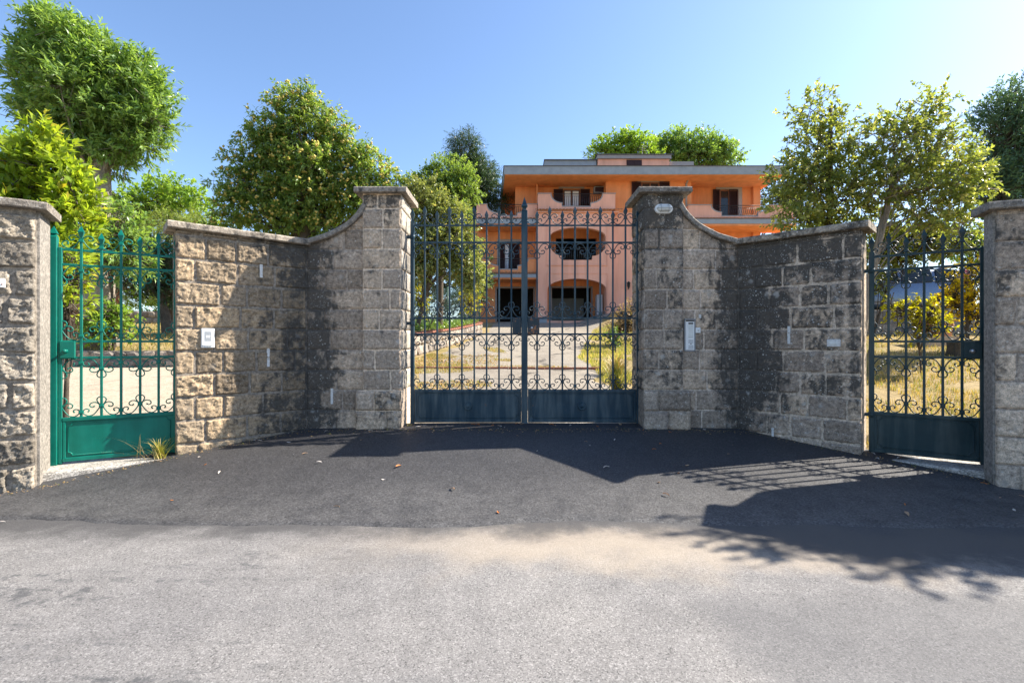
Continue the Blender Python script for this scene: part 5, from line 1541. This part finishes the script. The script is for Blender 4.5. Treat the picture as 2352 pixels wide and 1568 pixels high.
# sparse holly over the right wing wall
d = 9.6
tree('holly_tree', 'sparse variegated holly tree with bare branch ends over the right wing wall', 'tree', gpt(1905, d), 0.07,
     px_lobes(d, [(1880, 260, 55, 42), (1900, 340, 75, 60), (1860, 420, 80, 65), (1930, 440, 85, 70), (1850, 500, 70, 45), (1950, 520, 80, 40), (1805, 420, 34, 28)]),
     1150, 11, (0.088, 0.047), 0.27, LM['holly'], 51, bark='bark', up=0.35, top=px_point(1908, 250, d), n_limb=26, hollow=2.6, limb_r=0.3, twig_vis=250, sprays=6)
tree('pale_trunk_holly', 'leaning pale-trunked holly tree between the right wall and the dark gate', 'tree', gpt(1962, 9.2), 0.085,
     px_lobes(9.2, [(2040, 330, 75, 50), (2110, 270, 50, 28), (2150, 225, 30, 20), (2120, 350, 75, 55), (2040, 430, 80, 60), (2170, 400, 70, 55), (2215, 420, 45, 55), (2120, 470, 80, 50), (2190, 500, 50, 50)]),
     1080, 11, (0.088, 0.047), 0.28, LM['holly'], 52, bark='bark_pale', up=0.3, top=px_point(2055, 400, 9.2), n_limb=24, hollow=2.6, limb_r=0.22, twig_vis=250, sprays=6)
tree('holly_undergrowth', 'dense variegated holly foliage behind the top of the dark gate', 'shrub', gpt(1992, 11), 0.03,
     px_lobes(11, [(2030, 570, 44, 30), (2090, 560, 60, 32), (2000, 640, 16, 50), (2160, 555, 60, 32), (2070, 598, 30, 14)]), 620, 10, (0.09, 0.05), 0.25, LM['holly'], 53)
tree('dark_thuja', 'dense blue-green thuja at the right edge above the boundary wall', 'conifer', gpt(2330, 11.5), 0.14,
     px_lobes(11.5, [(2290, 300, 45, 60), (2335, 260, 35, 70), (2310, 400, 60, 70), (2370, 360, 60, 110), (2270, 440, 40, 50), (2350, 470, 60, 60)]), 2300, 11, (0.11, 0.034), 0.36, LM['blue'], 54, up=0.9)
tree('green_shrub', 'green shrub behind the right end of the dark side gate', 'shrub', gpt(2235, 15.5), 0.05,
     px_lobes(15.5, [(2240, 590, 40, 60), (2200, 560, 50, 40)]), 420, 9, (0.08, 0.045), 0.25, LM['bright'], 55)
tree('golden_bush', 'dense golden yellow bush seen through the dark side gate', 'bush', gpt(2222, 11.4), 0.04,
     px_lobes(11.4, [(2215, 690, 36, 42), (2240, 640, 26, 34), (2195, 680, 22, 32), (2240, 720, 26, 26)]), 300, 9, (0.072, 0.042), 0.2, LM['yellow'], 56, up=0.7)
tree('lime_shrub', 'small open lime yellow shrub in front of the terracotta planter', 'shrub', gpt(2118, 9.4), 0.016,
     px_lobes(9.4, [(2120, 715, 36, 24), (2075, 715, 26, 18), (2150, 750, 26, 22), (2110, 755, 30, 20), (2050, 700, 14, 8)]), 150, 9, (0.07, 0.042), 0.20, LM['lime'], 57, up=0.25, n_limb=30, limb_r=0.6)
tree('laurel_tuft', 'sprig of yellow-green laurel poking over the right boundary wall', 'shrub', gpt(2345, 7.0), 0.02,
     px_lobes(7.0, [(2350, 525, 14, 26)]), 30, 7, (0.09, 0.04), 0.2, LM['laurel'], 58, up=0.8)
# tree just beyond the right edge whose branches shade the road
def rel_lobes(lst): return [((x, y, z), (r, r, r*0.6)) for x, y, z, r in lst]
tree('roadside_tree', 'tree behind the right boundary wall whose branches shade the road', 'tree', (8.6, 5.6, 0.3), 0.14,
     rel_lobes([(6.6, 4.9, 4.3, 0.30), (7.3, 4.95, 4.2, 0.42), (8.1, 5.05, 4.1, 0.5), (9.0, 5.2, 4.1, 0.6), (7.5, 4.65, 4.4, 0.25), (10.0, 5.3, 4.2, 0.7), (8.7, 4.75, 4.4, 0.3), (6.9, 4.7, 4.35, 0.22), (7.9, 4.6, 4.45, 0.25)]), 560, 10, (0.09, 0.05), 0.3, LM['holly'], 59, hollow=2.6, gap=1.25)

# ------------------------------------------------------------------ grass, weeds
def blades(name, pts, h, w, mat, seed, parent=None, bend=0.5):
    rng = np.random.default_rng(seed); n = len(pts)
    P = np.asarray(pts); az = rng.random(n)*6.283
    H = h*rng.uniform(0.4, 1.3, n)
    side = np.stack([np.cos(az), np.sin(az), np.zeros(n)], 1)*(w*rng.uniform(0.6, 1.3, n))[:, None]
    az2 = rng.random(n)*6.283
    lean = np.stack([np.cos(az2), np.sin(az2), np.zeros(n)], 1)*(H*rng.uniform(0.1, 1.0, n)*bend)[:, None]
    up = np.array([0, 0, 1.0])
    mid = P+lean*0.3+up*(H*0.55)[:, None]
    tip = P+lean+up*(H*0.95)[:, None]
    V = np.stack([P-side, P+side, mid-side*0.7, mid+side*0.7, tip], 1).reshape(-1, 3)
    o = (np.arange(n)*5)[:, None]
    F = np.concatenate([o+[0, 1, 3], o+[0, 3, 2], o+[2, 3, 4]], 1).reshape(-1, 3)
    return obj(name, arr_mesh(name, V, F, mat, np.repeat(rng.random(n), 5)), None, parent)
def scatter(seed, n, fx0, fx1, y0, y1, cond=None, zoff=0.0):
    r = random.Random(seed); out = []
    tries = 0
    while len(out) < n and tries < n*6:
        tries += 1
        y = r.uniform(y0, y1); x = lerp(fx0(y), fx1(y), r.random())
        if y < wall_y(x)+0.15: continue
        if cond and not cond(x, y): continue
        out.append((x, y, garden_z(x, y)+zoff))
    return out
nz = lambda x, y, s=0.5, o=0: mnoise.noise(Vector((x*s, y*s, o)))
g1 = blades('dry_grass', scatter(1, 26000, lambda y: 3.6, lambda y: 1.25*y+1.0, 5.8, 13.6, lambda x, y: nz(x, y, 0.9) > -0.35), 0.085, 0.006, LM['straw'], 1)
tag(g1, 'yellow dry grass on the bank behind the dark side gate', 'grass', kind='stuff')
g2 = blades('lawn_grass', scatter(2, 16000, lambda y: -1.1*y, lambda y: -4.8, 12.3, 23), 0.11, 0.009, LM['straw'], 2)
tag(g2, 'yellowed lawn on the bank behind the green gate', 'grass', kind='stuff')
g3 = blades('verge_grass', scatter(3, 12000, lambda y: interp(y, DR)-0.15, lambda y: interp(y, DR)+0.5+0.12*(y-6), 7.2, 24, lambda x, y: nz(x, y, 0.8, 4) > -0.15), 0.10, 0.007, LM['grass'], 3)
tag(g3, 'green and straw grass along the right verge of the driveway', 'grass', kind='stuff')
g4 = blades('drive_weeds', scatter(4, 15000, lambda y: interp(y, DL)-0.3, lambda y: interp(y, DR), 9.5, 20, lambda x, y: (nz(x, y, 0.55, 9) > 0.08 and x < -0.2+0.6*nz(x, y, 0.4, 5)) or (abs(y-12.0-0.1*nz(x, y, 2)) < 0.12 and nz(x, y, 1.2, 3) > -0.1)), 0.06, 0.007, LM['straw'], 4)
tag(g4, 'low weeds and moss growing over the driveway cracks', 'weeds', kind='stuff')
g5 = blades('dead_leaf_litter', scatter(5, 3200, lambda y: interp(y, DL)-0.5, lambda y: -0.4+0*y, 9, 15.5, lambda x, y: nz(x, y, 0.5, 2) > 0.05, 0.02), 0.035, 0.014, LM['rust'], 5, bend=1.8)
tag(g5, 'brown leaf litter on the left side of the driveway', 'leaf litter', kind='stuff')
def tuft(name, label, loc, n, h, w, spread, mat, seed, cat='weed', arch_=0.9):
    root = empty(name, loc, 0, label, cat)
    rng = random.Random(seed); V = []; F = []; R = []
    for i in range(n):
        az = rng.uniform(0, 6.283); r0 = rng.uniform(0, spread*0.25)
        H = h*rng.uniform(0.45, 1.2); out = spread*rng.uniform(0.3, 1.2); ww = w*rng.uniform(0.6, 1.2)
        cx, cy = r0*math.cos(az*1.7), r0*math.sin(az*1.7)
        o = len(V); k = 6
        for j in range(k+1):
            t = j/k
            x = cx+math.cos(az)*out*t; y = cy+math.sin(az)*out*t*0.55; z = H*(t*(2-arch_*t*1.25))
            s = ww*(1-t*0.92)
            V += [(x-math.sin(az)*s, y+math.cos(az)*s, z), (x+math.sin(az)*s, y-math.cos(az)*s, z)]
        rr = rng.random(); R += [rr]*(2*(k+1))
        for j in range(k):
            a = o+2*j; F.append((a, a+1, a+3, a+2))
    obj('blades', arr_mesh('blades', V, F, mat, R), None, root)
    return root
tuft('grass_tuft', 'tuft of green grass at the hinge foot of the green gate', (-3.93, 5.40, CAMZ-1.30), 60, 0.22, 0.006, 0.24, LM['grass'], 3)
tuft('dry_grass_tuft', 'long dry straw stems arching from the green gate sill', (-4.02, 5.34, CAMZ-1.30), 16, 0.30, 0.0028, 0.62, LM['straw'], 5)
tuft('small_weed', 'tiny weed at the foot of the left gate pillar', (-1.38, 6.50, gz), 30, 0.05, 0.006, 0.07, LM['grass'], 6)
tuft('verge_clump', 'tall green grass clump just inside the right gate leaf', (1.95, 9.0, garden_z(1.95, 9)), 160, 0.55, 0.009, 0.5, LM['grass'], 7)
tuft('pampas_clump', 'straw grass clump on the right verge behind the main gate', (2.4, 11.0, garden_z(2.4, 11)), 160, 0.5, 0.01, 0.6, LM['straw'], 8)
tree('rusty_bush', 'orange brown bush on the verge in front of the villa', 'bush', gpt(1435, 17), 0.03, px_lobes(17, [(1440, 742, 34, 28), (1415, 760, 24, 16), (1452, 720, 20, 22)]), 420, 8, (0.06, 0.028), 0.22, LM['rust'], 61, up=0.6)
tree('dark_herb', 'small dark green plant on the verge beside the driveway', 'shrub', gpt(1415, 15), 0.02, px_lobes(15, [(1412, 775, 18, 14)]), 70, 8, (0.07, 0.04), 0.15, LM['ivy'], 62)

# ------------------------------------------------------------------ garden masonry
rub = stone_mat('rubble', (0.40, 0.345, 0.29), (0.29, 0.25, 0.215), -0.2, specks=0.1)
def pebble(seed, sx, sy, sz, name='stone'):
    bm = bmesh.new(); bmesh.ops.create_icosphere(bm, subdivisions=1, radius=1.0)
    for v in bm.verts:
        n = 1+0.25*mnoise.noise(v.co*1.6+Vector((seed, 0, 0)))
        v.co = Vector((max(-0.9, min(0.9, v.co.x*n*1.1))*sx, max(-0.9, min(0.9, v.co.y*n))*sy, max(-0.85, min(0.85, v.co.z*n*1.15))*sz))
    me = bpy.data.meshes.new(name); bm.to_mesh(me); bm.free(); me.materials.append(rub); return me
PEB = [pebble(i*5.3, 0.2, 0.14, 0.15) for i in range(5)]
def rubble_wall(name, label, pts, h, cap=None, course=0.22, backfill=0.3):
    root = empty(name, (pts[0][0], pts[0][1], garden_z(*pts[0])), 0, label, 'garden wall')
    B = root.location.copy()
    P = [Vector((x, y, 0)) for x, y in pts]
    dense = catmull(P, 8)
    m = MB(); vs = []; fs = []
    for i, p in enumerate(dense):
        t = (dense[min(i+1, len(dense)-1)]-dense[max(i-1, 0)]).normalized(); n = Vector((-t.y, t.x, 0))
        z = garden_z(p.x, p.y-0.3)
        hh = h(i/(len(dense)-1))
        for o, zz in ((0.0, z-0.4), (0.0, z+hh), (backfill, z+hh), (backfill, z-0.4)):
            q = p+n*o; vs.append((q.x-B.x, q.y-B.y, zz-B.z))
    for i in range(len(dense)-1):
        for j in range(4):
            a = i*4+j; b = i*4+(j+1) % 4; fs.append((a, b, b+4, a+4))
    fs += [(0, 1, 2, 3), tuple(4*(len(dense)-1)+k for k in (3, 2, 1, 0))]
    m.add(vs, fs); m.build('core', M['mortar_warm'], root)
    rng = random.Random(len(pts)*7+int(abs(pts[0][0])*10))
    # stones along the face
    L = sum((b-a).length for a, b in zip(dense, dense[1:]))
    def at(s):
        for a, b in zip(dense, dense[1:]):
            l = (b-a).length
            if s <= l: return a.lerp(b, s/l), (b-a).normalized()
            s -= l
        return dense[-1], (dense[-1]-dense[-2]).normalized()
    s = 0.1
    while s < L:
        k = 0
        p, t = at(s); hh = h(s/L); z0 = garden_z(p.x, p.y-0.3)
        rows = max(1, int(hh/course))
        for k in range(rows):
            p, t = at(min(L, s+(0.13 if k % 2 else 0)+rng.uniform(-0.03, 0.03)))
            o = obj('stone', PEB[rng.randrange(5)], None, root, (p.x-B.x, p.y-B.y, z0+hh*(k+0.5)/rows-B.z), (rng.uniform(-0.15, 0.15), rng.uniform(-0.25, 0.25), math.atan2(t.y, t.x)+rng.choice((0, math.pi))))
            o.scale = (rng.uniform(0.75, 1.1), rng.uniform(0.45, 0.7), hh/rows/0.27*rng.uniform(0.9, 1.05))
        s += 0.33
    if cap:
        s = 0.0
        bk = MB().bbox(-0.115, 0.115, -0.06, backfill, 0.0, 0.06, 0.008).mesh('brick', M['brick_red'])
        while s < L:
            p, t = at(s); hh = h(s/L)
            obj('brick', bk, None, root, (p.x-B.x, p.y-B.y, garden_z(p.x, p.y-0.3)+hh+0.002-B.z), (0, 0, math.atan2(t.y, t.x)+rng.uniform(-0.03, 0.03)))
            s += 0.24
    return root
rubble_wall('planter_wall', 'curved rubble planter wall with brick edging left of the driveway', [(-6.0, 13.1), (-4.2, 13.4), (-2.9, 14.2), (-2.2, 17.0), (-1.6, 20.5), (-1.45, 22.6), (-2.2, 24.2)], lambda t: lerp(0.72, 0.42, t), cap=True)
rubble_wall('kerb_wall', 'low rough stone kerb between gravel and lawn behind the green gate', [(-15, 12.3), (-11, 12.2), (-8.5, 12.25), (-5.0, 12.9)], lambda t: 0.44)
rubble_wall('lawn_wall', 'low stone wall at the back of the lawn behind the green gate', [(-26, 22.8), (-20, 22.6), (-15.6, 22.7), (-12.5, 23.0)], lambda t: 0.62, course=0.3)
# ivy bed on the planter, wire fence
def bed(seed, n):
    r = random.Random(seed); out = []
    for i in range(n):
        y = r.uniform(14.3, 23); x0 = interp(y, [(14.2, -2.9), (17, -2.2), (20.5, -1.6), (22.6, -1.45), (24, -2.1)])
        x = x0-r.uniform(0.1, 2.6); out.append((x, y, garden_z(x0, y)+interp(y, [(14, 0.72), (24, 0.42)])+r.uniform(-0.05, 0.28)*r.random()))
    return np.array(out)
bp = bed(3, 5200); rng = np.random.default_rng(8)
iv = obj('ivy_bed', leaves('ivy_bed', bp, unit(rng.normal(size=bp.shape)+np.array([0.3, -0.4, 0.3])), unit(rng.normal(size=bp.shape)*0.5+np.array([0.2, -0.3, 1])), rng.uniform(0.06, 0.12, len(bp)), rng.uniform(0.05, 0.09, len(bp)), LM['ivy'], rng.random(len(bp))))
tag(iv, 'ivy ground cover filling the planter left of the driveway', 'ground cover', kind='stuff')
pf = MB().add([(-6, 13.2, 0), (-2.95, 14.3, 0), (-2.3, 17, 0), (-1.7, 20.5, 0), (-1.55, 22.6, 0), (-2.3, 24, 0), (-8, 24, 0)], [tuple(range(7))])
pf.v = [(x, y, garden_z(x+0.5, y)+interp(y, [(13.2, 0.66), (24, 0.36)])) for x, y, z in pf.v]
po = pf.build('planter_soil', M['soil']); tag(po, kind='structure')
FENG = flat_mat('fence_green', (0.025, 0.07, 0.05), 0.5, var=0.2)
fr = empty('wire_fence', (-3.3, 18.2, 1.7), 0, 'green diamond-mesh wire fence behind the planter', 'fence')
fa = Vector((-3.7, 16.2)); fb = Vector((-1.55, 23.2))
def fpt(s, z): 
    p = fa.lerp(fb, s); return (p.x+3.3, p.y-18.2, garden_z(p.x+0.5, p.y)+0.45+z-1.7)
for i in range(5):
    s = i/4
    MB().tube([fpt(s, -0.3), fpt(s, 1.65)], 0.035, 7).build('post', FENG, fr)
FL = (fb-fa).length; m = MB(); st = 0.085; k = int((FL+1.6)/st)
for i in range(k):
    for sg in (0, 1):
        x0 = i*st-1.6; x1 = x0+1.6
        a0, a1 = max(0, x0), min(FL, x1)
        if a1 <= a0: continue
        za, zb_ = (a0-x0), (a1-x0)
        if sg: za, zb_ = 1.6-za, 1.6-zb_
        p = fpt(a0/FL, za); q = fpt(a1/FL, zb_)
        m.tube([p, q], 0.004, 3, caps=False)
m.build('wire_mesh', FENG, fr)

# block wall, car, planter and stump behind the dark gate
bw = empty('block_wall', (9.0, 13.85, garden_z(9, 13.5)), 0, 'grey concrete block wall holding up the parking bank behind the dark gate', 'garden wall')
BWM = stone_mat('blockwork', (0.30, 0.31, 0.32), (0.22, 0.225, 0.235), -0.15, specks=0.2)
zb0 = CAMZ+0.05-bw.location.z
MB().box(-3.4, 6.6, 0.0, 0.3, zb0-0.6, zb0+0.86).build('core', M['mortar_grey'], bw)
bmesh_ = MB().bbox(-0.19, 0.19, -0.014, 0.05, 0.0, 0.19, 0.008).mesh('block', BWM)
for k in range(4):
    for i in range(25):
        x = -3.2+i*0.4+(0.2 if k % 2 else 0)
        if x > 6.3: continue
        obj('block', bmesh_, None, bw, (x, 0, zb0+0.03+k*0.205))

def build_car():
    root = empty('parked_car', (11.9, 15.6, CAMZ+0.78), math.radians(170), 'silver-blue hatchback with red tail lamps parked behind the dark gate', 'car')
    paint = flat_mat('car_paint', (0.13, 0.17, 0.25), 0.25, metallic=0.6, var=0.05, spec=0.6, coat=0.6)
    glass = HGl; tyre = flat_mat('tyre', (0.02, 0.02, 0.02), 0.9); rimm = M['steel']
    red = flat_mat('tail_red', (0.45, 0.01, 0.03), 0.2, spec=0.7, coat=0.5)
    # stations along x (front +): (x, half width, z bottom, z belt, z roof, roof half width)
    st = [(-2.02, 0.70, 0.34, 0.86, 0.90, 0.60), (-1.98, 0.80, 0.24, 0.98, 1.10, 0.62), (-1.75, 0.84, 0.20, 1.00, 1.46, 0.60), (-1.2, 0.86, 0.20, 0.98, 1.54, 0.62), (-0.4, 0.87, 0.20, 0.95, 1.56, 0.63),
          (0.3, 0.87, 0.20, 0.93, 1.50, 0.62), (0.8, 0.86, 0.20, 0.92, 1.22, 0.66), (1.15, 0.85, 0.20, 0.90, 0.98, 0.74), (1.7, 0.80, 0.22, 0.78, 0.84, 0.66), (2.0, 0.66, 0.30, 0.62, 0.68, 0.5)]
    V = []; F = []; n = 12
    for x, w, zb1, zb2, zr2, wr in st:
        half = [(w*0.86, zb1), (w*0.99, zb1+0.10), (w, lerp(zb1, zb2, 0.55)), (w*0.96, zb2), (lerp(w, wr, 0.55), lerp(zb2, zr2, 0.55)), (wr, zr2-0.03*(zr2-zb2))]
        ring = [(y, z) for y, z in half]+[(-y, z) for y, z in reversed(half)]
        V += [(x, y, z) for y, z in ring]
    for i in range(len(st)-1):
        for j in range(n):
            a = i*n+j; b = i*n+(j+1) % n; F.append((a, b, b+n, a+n))
    m = MB().add(V, F+[tuple(range(n)), tuple((len(st)-1)*n+j for j in range(n))], True)
    body = m.build('body', paint, root)
    md = body.modifiers.new('s', 'SUBSURF'); md.levels = 1; md.render_levels = 2
    for sy in (-1, 1):
        for seg, nm in (((-1.0, -0.15), 'side_window'), ((-0.08, 0.72), 'side_window'), ((-1.62, -1.08), 'quarter_window')):
            x0, x1 = seg
            zt0 = 1.44 if x0 > -1.5 else 1.40; zt1 = 1.44 if x1 < 0.5 else 1.16
            pts = [(x0, sy*0.86, 1.03), (x1, sy*0.86, 1.0), (x1-0.04, sy*0.70, zt1), (x0+0.03, sy*0.695, zt0)]
            q = [(a, b-sy*0.05, cc) for a, b, cc in pts]
            MB().add(pts+q, [(0, 1, 2, 3), (7, 6, 5, 4), (0, 4, 5, 1), (1, 5, 6, 2), (2, 6, 7, 3), (3, 7, 4, 0)]).build(nm, glass, body)
        MB().bbox(-2.0, -1.78, sy*0.79-0.05, sy*0.79+0.05, 0.86, 1.38, 0.04).build('tail_lamp', red, body)
        MB().bbox(-2.01, -1.82, sy*0.80-0.05, sy*0.80+0.05, 0.98, 1.12, 0.03).build('reverse_lamp', M['white_plastic'], body)
        MB().bbox(0.62, 0.80, sy*0.93-0.08, sy*0.93+0.08, 0.98, 1.1, 0.03).build('mirror', paint, body)
        for wx in (-1.28, 1.28):
            w = MB().lathe([(0.20, -0.1), (0.31, -0.1), (0.325, -0.06), (0.325, 0.06), (0.31, 0.1), (0.20, 0.1)], 24, (wx, sy*0.78, 0.325), 'y').build('wheel', tyre, root)
            MB().lathe([(0.20, -0.09), (0.18, -0.105), (0.05, -0.09), (0.02, -0.11)] if sy < 0 else [(0.02, 0.11), (0.05, 0.09), (0.18, 0.105), (0.20, 0.09)], 20, (wx, sy*0.78, 0.325), 'y').build('rim', rimm, w)
            MB().tube([(wx+0.37*math.cos(a), sy*0.862, 0.325+0.37*math.sin(a)) for a in np.linspace(-0.2, math.pi+0.2, 16)], 0.03, 5).build('wheel_arch', tyre, body)
    MB().add([(-2.0, -0.56, 1.04), (-2.0, 0.56, 1.04), (-1.80, 0.52, 1.43), (-1.80, -0.52, 1.43)], [(0, 1, 2, 3)]).build('rear_window', glass, body)
    MB().bbox(-2.06, -1.95, -0.78, 0.78, 0.36, 0.58, 0.04).build('bumper', paint, body)
    MB().bbox(-1.85, -1.6, -0.5, 0.5, 1.5, 1.54, 0.015).build('spoiler', paint, body)
    return root
build_car()

tp = empty('terracotta_planter', (10.75, 12.3, garden_z(10.75, 12.3)+0.22), 0.25, 'rectangular terracotta planter with relief swags behind the dark gate', 'planter')
ring = lambda w, d_, z: [(-w, -d_, z), (w, -d_, z), (w, d_, z), (-w, d_, z)]
m = MB(); lv = [(0.34, 0.16, 0.0), (0.38, 0.19, 0.36), (0.41, 0.21, 0.37), (0.41, 0.21, 0.43), (0.36, 0.16, 0.43), (0.35, 0.15, 0.36)]
vs = [p for w, d_, z in lv for p in ring(w, d_, z)]
m.add(vs, [(i*4+j, i*4+(j+1) % 4, (i+1)*4+(j+1) % 4, (i+1)*4+j) for i in range(len(lv)-1) for j in range(4)]+[(3, 2, 1, 0), tuple(20+j for j in range(4))]).build('pot', M['terracotta'], tp)
for cx in (-0.2, 0.2): MB().tube(catmull([(cx-0.16, -0.185, 0.30), (cx-0.08, -0.20, 0.22), (cx, -0.20, 0.19), (cx+0.08, -0.2, 0.22), (cx+0.16, -0.185, 0.30)], 4), 0.022, 6).build('swag', M['terracotta'], tp)
MB().lathe([(0.045, 0), (0.04, -0.02), (0.01, -0.03)], 10, (0.0, -0.185, 0.28), 'y').build('rosette', M['terracotta'], tp)
MB().box(-0.5, 0.5, -0.22, 0.22, -0.4, -0.002).build('stand', M['mortar_grey'], tp)
st_ = empty('tree_stump', (10.25, 10.9, garden_z(10.25, 10.9)), 0, 'weathered dark tree stump below the terracotta planter', 'stump')
m = MB(); vs = []; fs = []; n = 40
for i in range(7):
    z = 0.42*i/6
    for j in range(n):
        a = 2*math.pi*j/n
        r = (0.30+0.06*(1-i/6)**2)*(1+0.10*math.sin(a*9+1.5*math.sin(z*6))+0.06*mnoise.noise(Vector((math.cos(a)*3, math.sin(a)*3, z*3))))
        vs.append((r*math.cos(a)*1.1, r*math.sin(a), z-0.1))
for i in range(6):
    for j in range(n):
        a = i*n+j; b = i*n+(j+1) % n; fs.append((a, b, b+n, a+n))
fs.append(tuple(6*n+j for j in range(n)))
m.add(vs, fs); m.build('stump_bark', M['bark'], st_)
# small outbuilding glimpsed behind the chestnut trunk
ob = empty('garden_shed', px_point(150, 735, 16)-Vector((0, 0, 0.3)), 0.2, 'small reddish garden shed glimpsed left of the chestnut trunk', 'shed')
SH = flat_mat('shed_wall', (0.36, 0.15, 0.08), 0.9, var=0.2, vscale=4)
MB().box(-1.6, 0.55, 0, 2.0, -0.6, 1.6).build('wall', SH, ob)
m = MB().add([(-1.8, -0.2, 1.55), (0.75, -0.2, 1.55), (0.75, 2.2, 1.55), (-1.8, 2.2, 1.55), (-1.8, 1.0, 2.1), (0.75, 1.0, 2.1)], [(0, 1, 5, 4), (2, 3, 4, 5), (0, 4, 3), (1, 2, 5), (3, 2, 1, 0)]); m.build('roof', HT, ob)
MB().box(-0.4, 0.1, -0.03, 0.0, -0.5, 1.2).build('door', HF, ob)

# ------------------------------------------------------------------ fallen leaves
FLM = [flat_mat('dead_leaf_tan', (0.50, 0.33, 0.20), 0.8, var=0.25, vscale=60), flat_mat('dead_leaf_orange', (0.46, 0.17, 0.05), 0.7, var=0.25, vscale=60), flat_mat('dead_leaf_pale', (0.58, 0.52, 0.46), 0.8, var=0.2, vscale=60)]
LMESH = []
for i, (ln, wd) in enumerate(((0.085, 0.026), (0.06, 0.035), (0.11, 0.03))):
    for mt in FLM:
        vs = []; fs = []; k = 7
        for j in range(k+1):
            t = j/k; w = wd*0.5*math.sin(math.pi*min(1, t*0.96+0.03))**0.8; x = ln*(t-0.5)
            z = 0.012*math.sin(t*3.1)*(1 if i != 1 else -0.5)+0.006
            vs += [(x, -w, z+0.010), (x, 0.0, z), (x, w, z+0.012)]
        for j in range(k):
            a = 3*j; fs += [(a, a+1, a+4, a+3), (a+1, a+2, a+5, a+4)]
        mb = MB().add(vs, fs); me = mb.mesh('fallen_leaf', mt); LMESH.append(me)
rl = random.Random(12)
cnt = 0
while cnt < 120:
    x = rl.uniform(-5.0, 6.2); wy = wall_y(x)
    y = wy-0.1-(abs(rl.gauss(0, 0.18)) if rl.random() < 0.5 else abs(rl.gauss(0, 1.3)))
    if y < 2.0: continue
    z = street_z(x, y)+(0.020 if y > seam_y(x)+0.05 and abs(x) < 6.3 else 0.004)
    o = obj('fallen_leaf', LMESH[rl.choice((0, 0, 1, 2, 3, 4, 5, 6, 7, 8))], None, None, (x, y, z), (rl.uniform(-0.3, 0.3), rl.uniform(-0.3, 0.3), rl.uniform(0, 6.28)))
    s = rl.uniform(0.3, 0.68); o.scale = (s, s, s)
    tag(o, 'fallen dry leaf lying on the asphalt', 'leaf', 'fallen leaves on the asphalt'); cnt += 1
for k, (px, py) in enumerate(((733, 1068), (915, 1077), (1040, 1130), (1393, 1079), (2083, 1188), (1530, 1143))):
    dd = 1.36*1111/(py-784); x = (px-1176)/1111*dd
    for _ in range(6):
        dd = (CAMZ-street_z(x, dd))*1111/(py-784); x = (px-1176)/1111*dd
    o = obj('fallen_leaf', LMESH[(2, 7, 0, 2, 6, 0)[k]], None, None, (x, dd, street_z(x, dd)+0.022), (0.1, 0.1, k*1.1)); o.scale = (0.75, 0.9, 0.75)
    tag(o, 'fallen dry leaf lying on the asphalt', 'leaf', 'fallen leaves on the asphalt')

# dirt and leaf crumbs gathered along the wall feet
rd_ = random.Random(77); cp = []
for i in range(1500):
    x = rd_.uniform(-6.2, 6.2); off = abs(rd_.gauss(0, 0.09))
    wx = x-XC
    if abs(wx) < 1.6: wyy = 6.36
    elif abs(wx) < 2.9: wyy = 6.36
    else: wyy = interp(abs(wx), [(2.88, 6.36), (3.98, 5.44), (4.7, 4.62), (6.5, 3.6)])
    y = wyy-off
    cp.append((x, y, street_z(x, y)+(0.022 if y > seam_y(x)+0.05 else 0.006)))
cp = np.array(cp); rg = np.random.default_rng(5); n = len(cp)
dd_ = np.stack([np.cos(rg.random(n)*6.28), np.sin(rg.random(n)*6.28), rg.normal(size=n)*0.15], 1)
lit = obj('wall_foot_litter', leaves('wall_foot_litter', cp, dd_, unit(np.stack([rg.normal(size=n)*0.3, rg.normal(size=n)*0.3, np.ones(n)], 1)), rg.uniform(0.008, 0.035, n), rg.uniform(0.005, 0.016, n), LM['rust'], rg.random(n)))
tag(lit, 'crumbs of dry leaf and dirt along the foot of the walls', 'litter', kind='stuff')
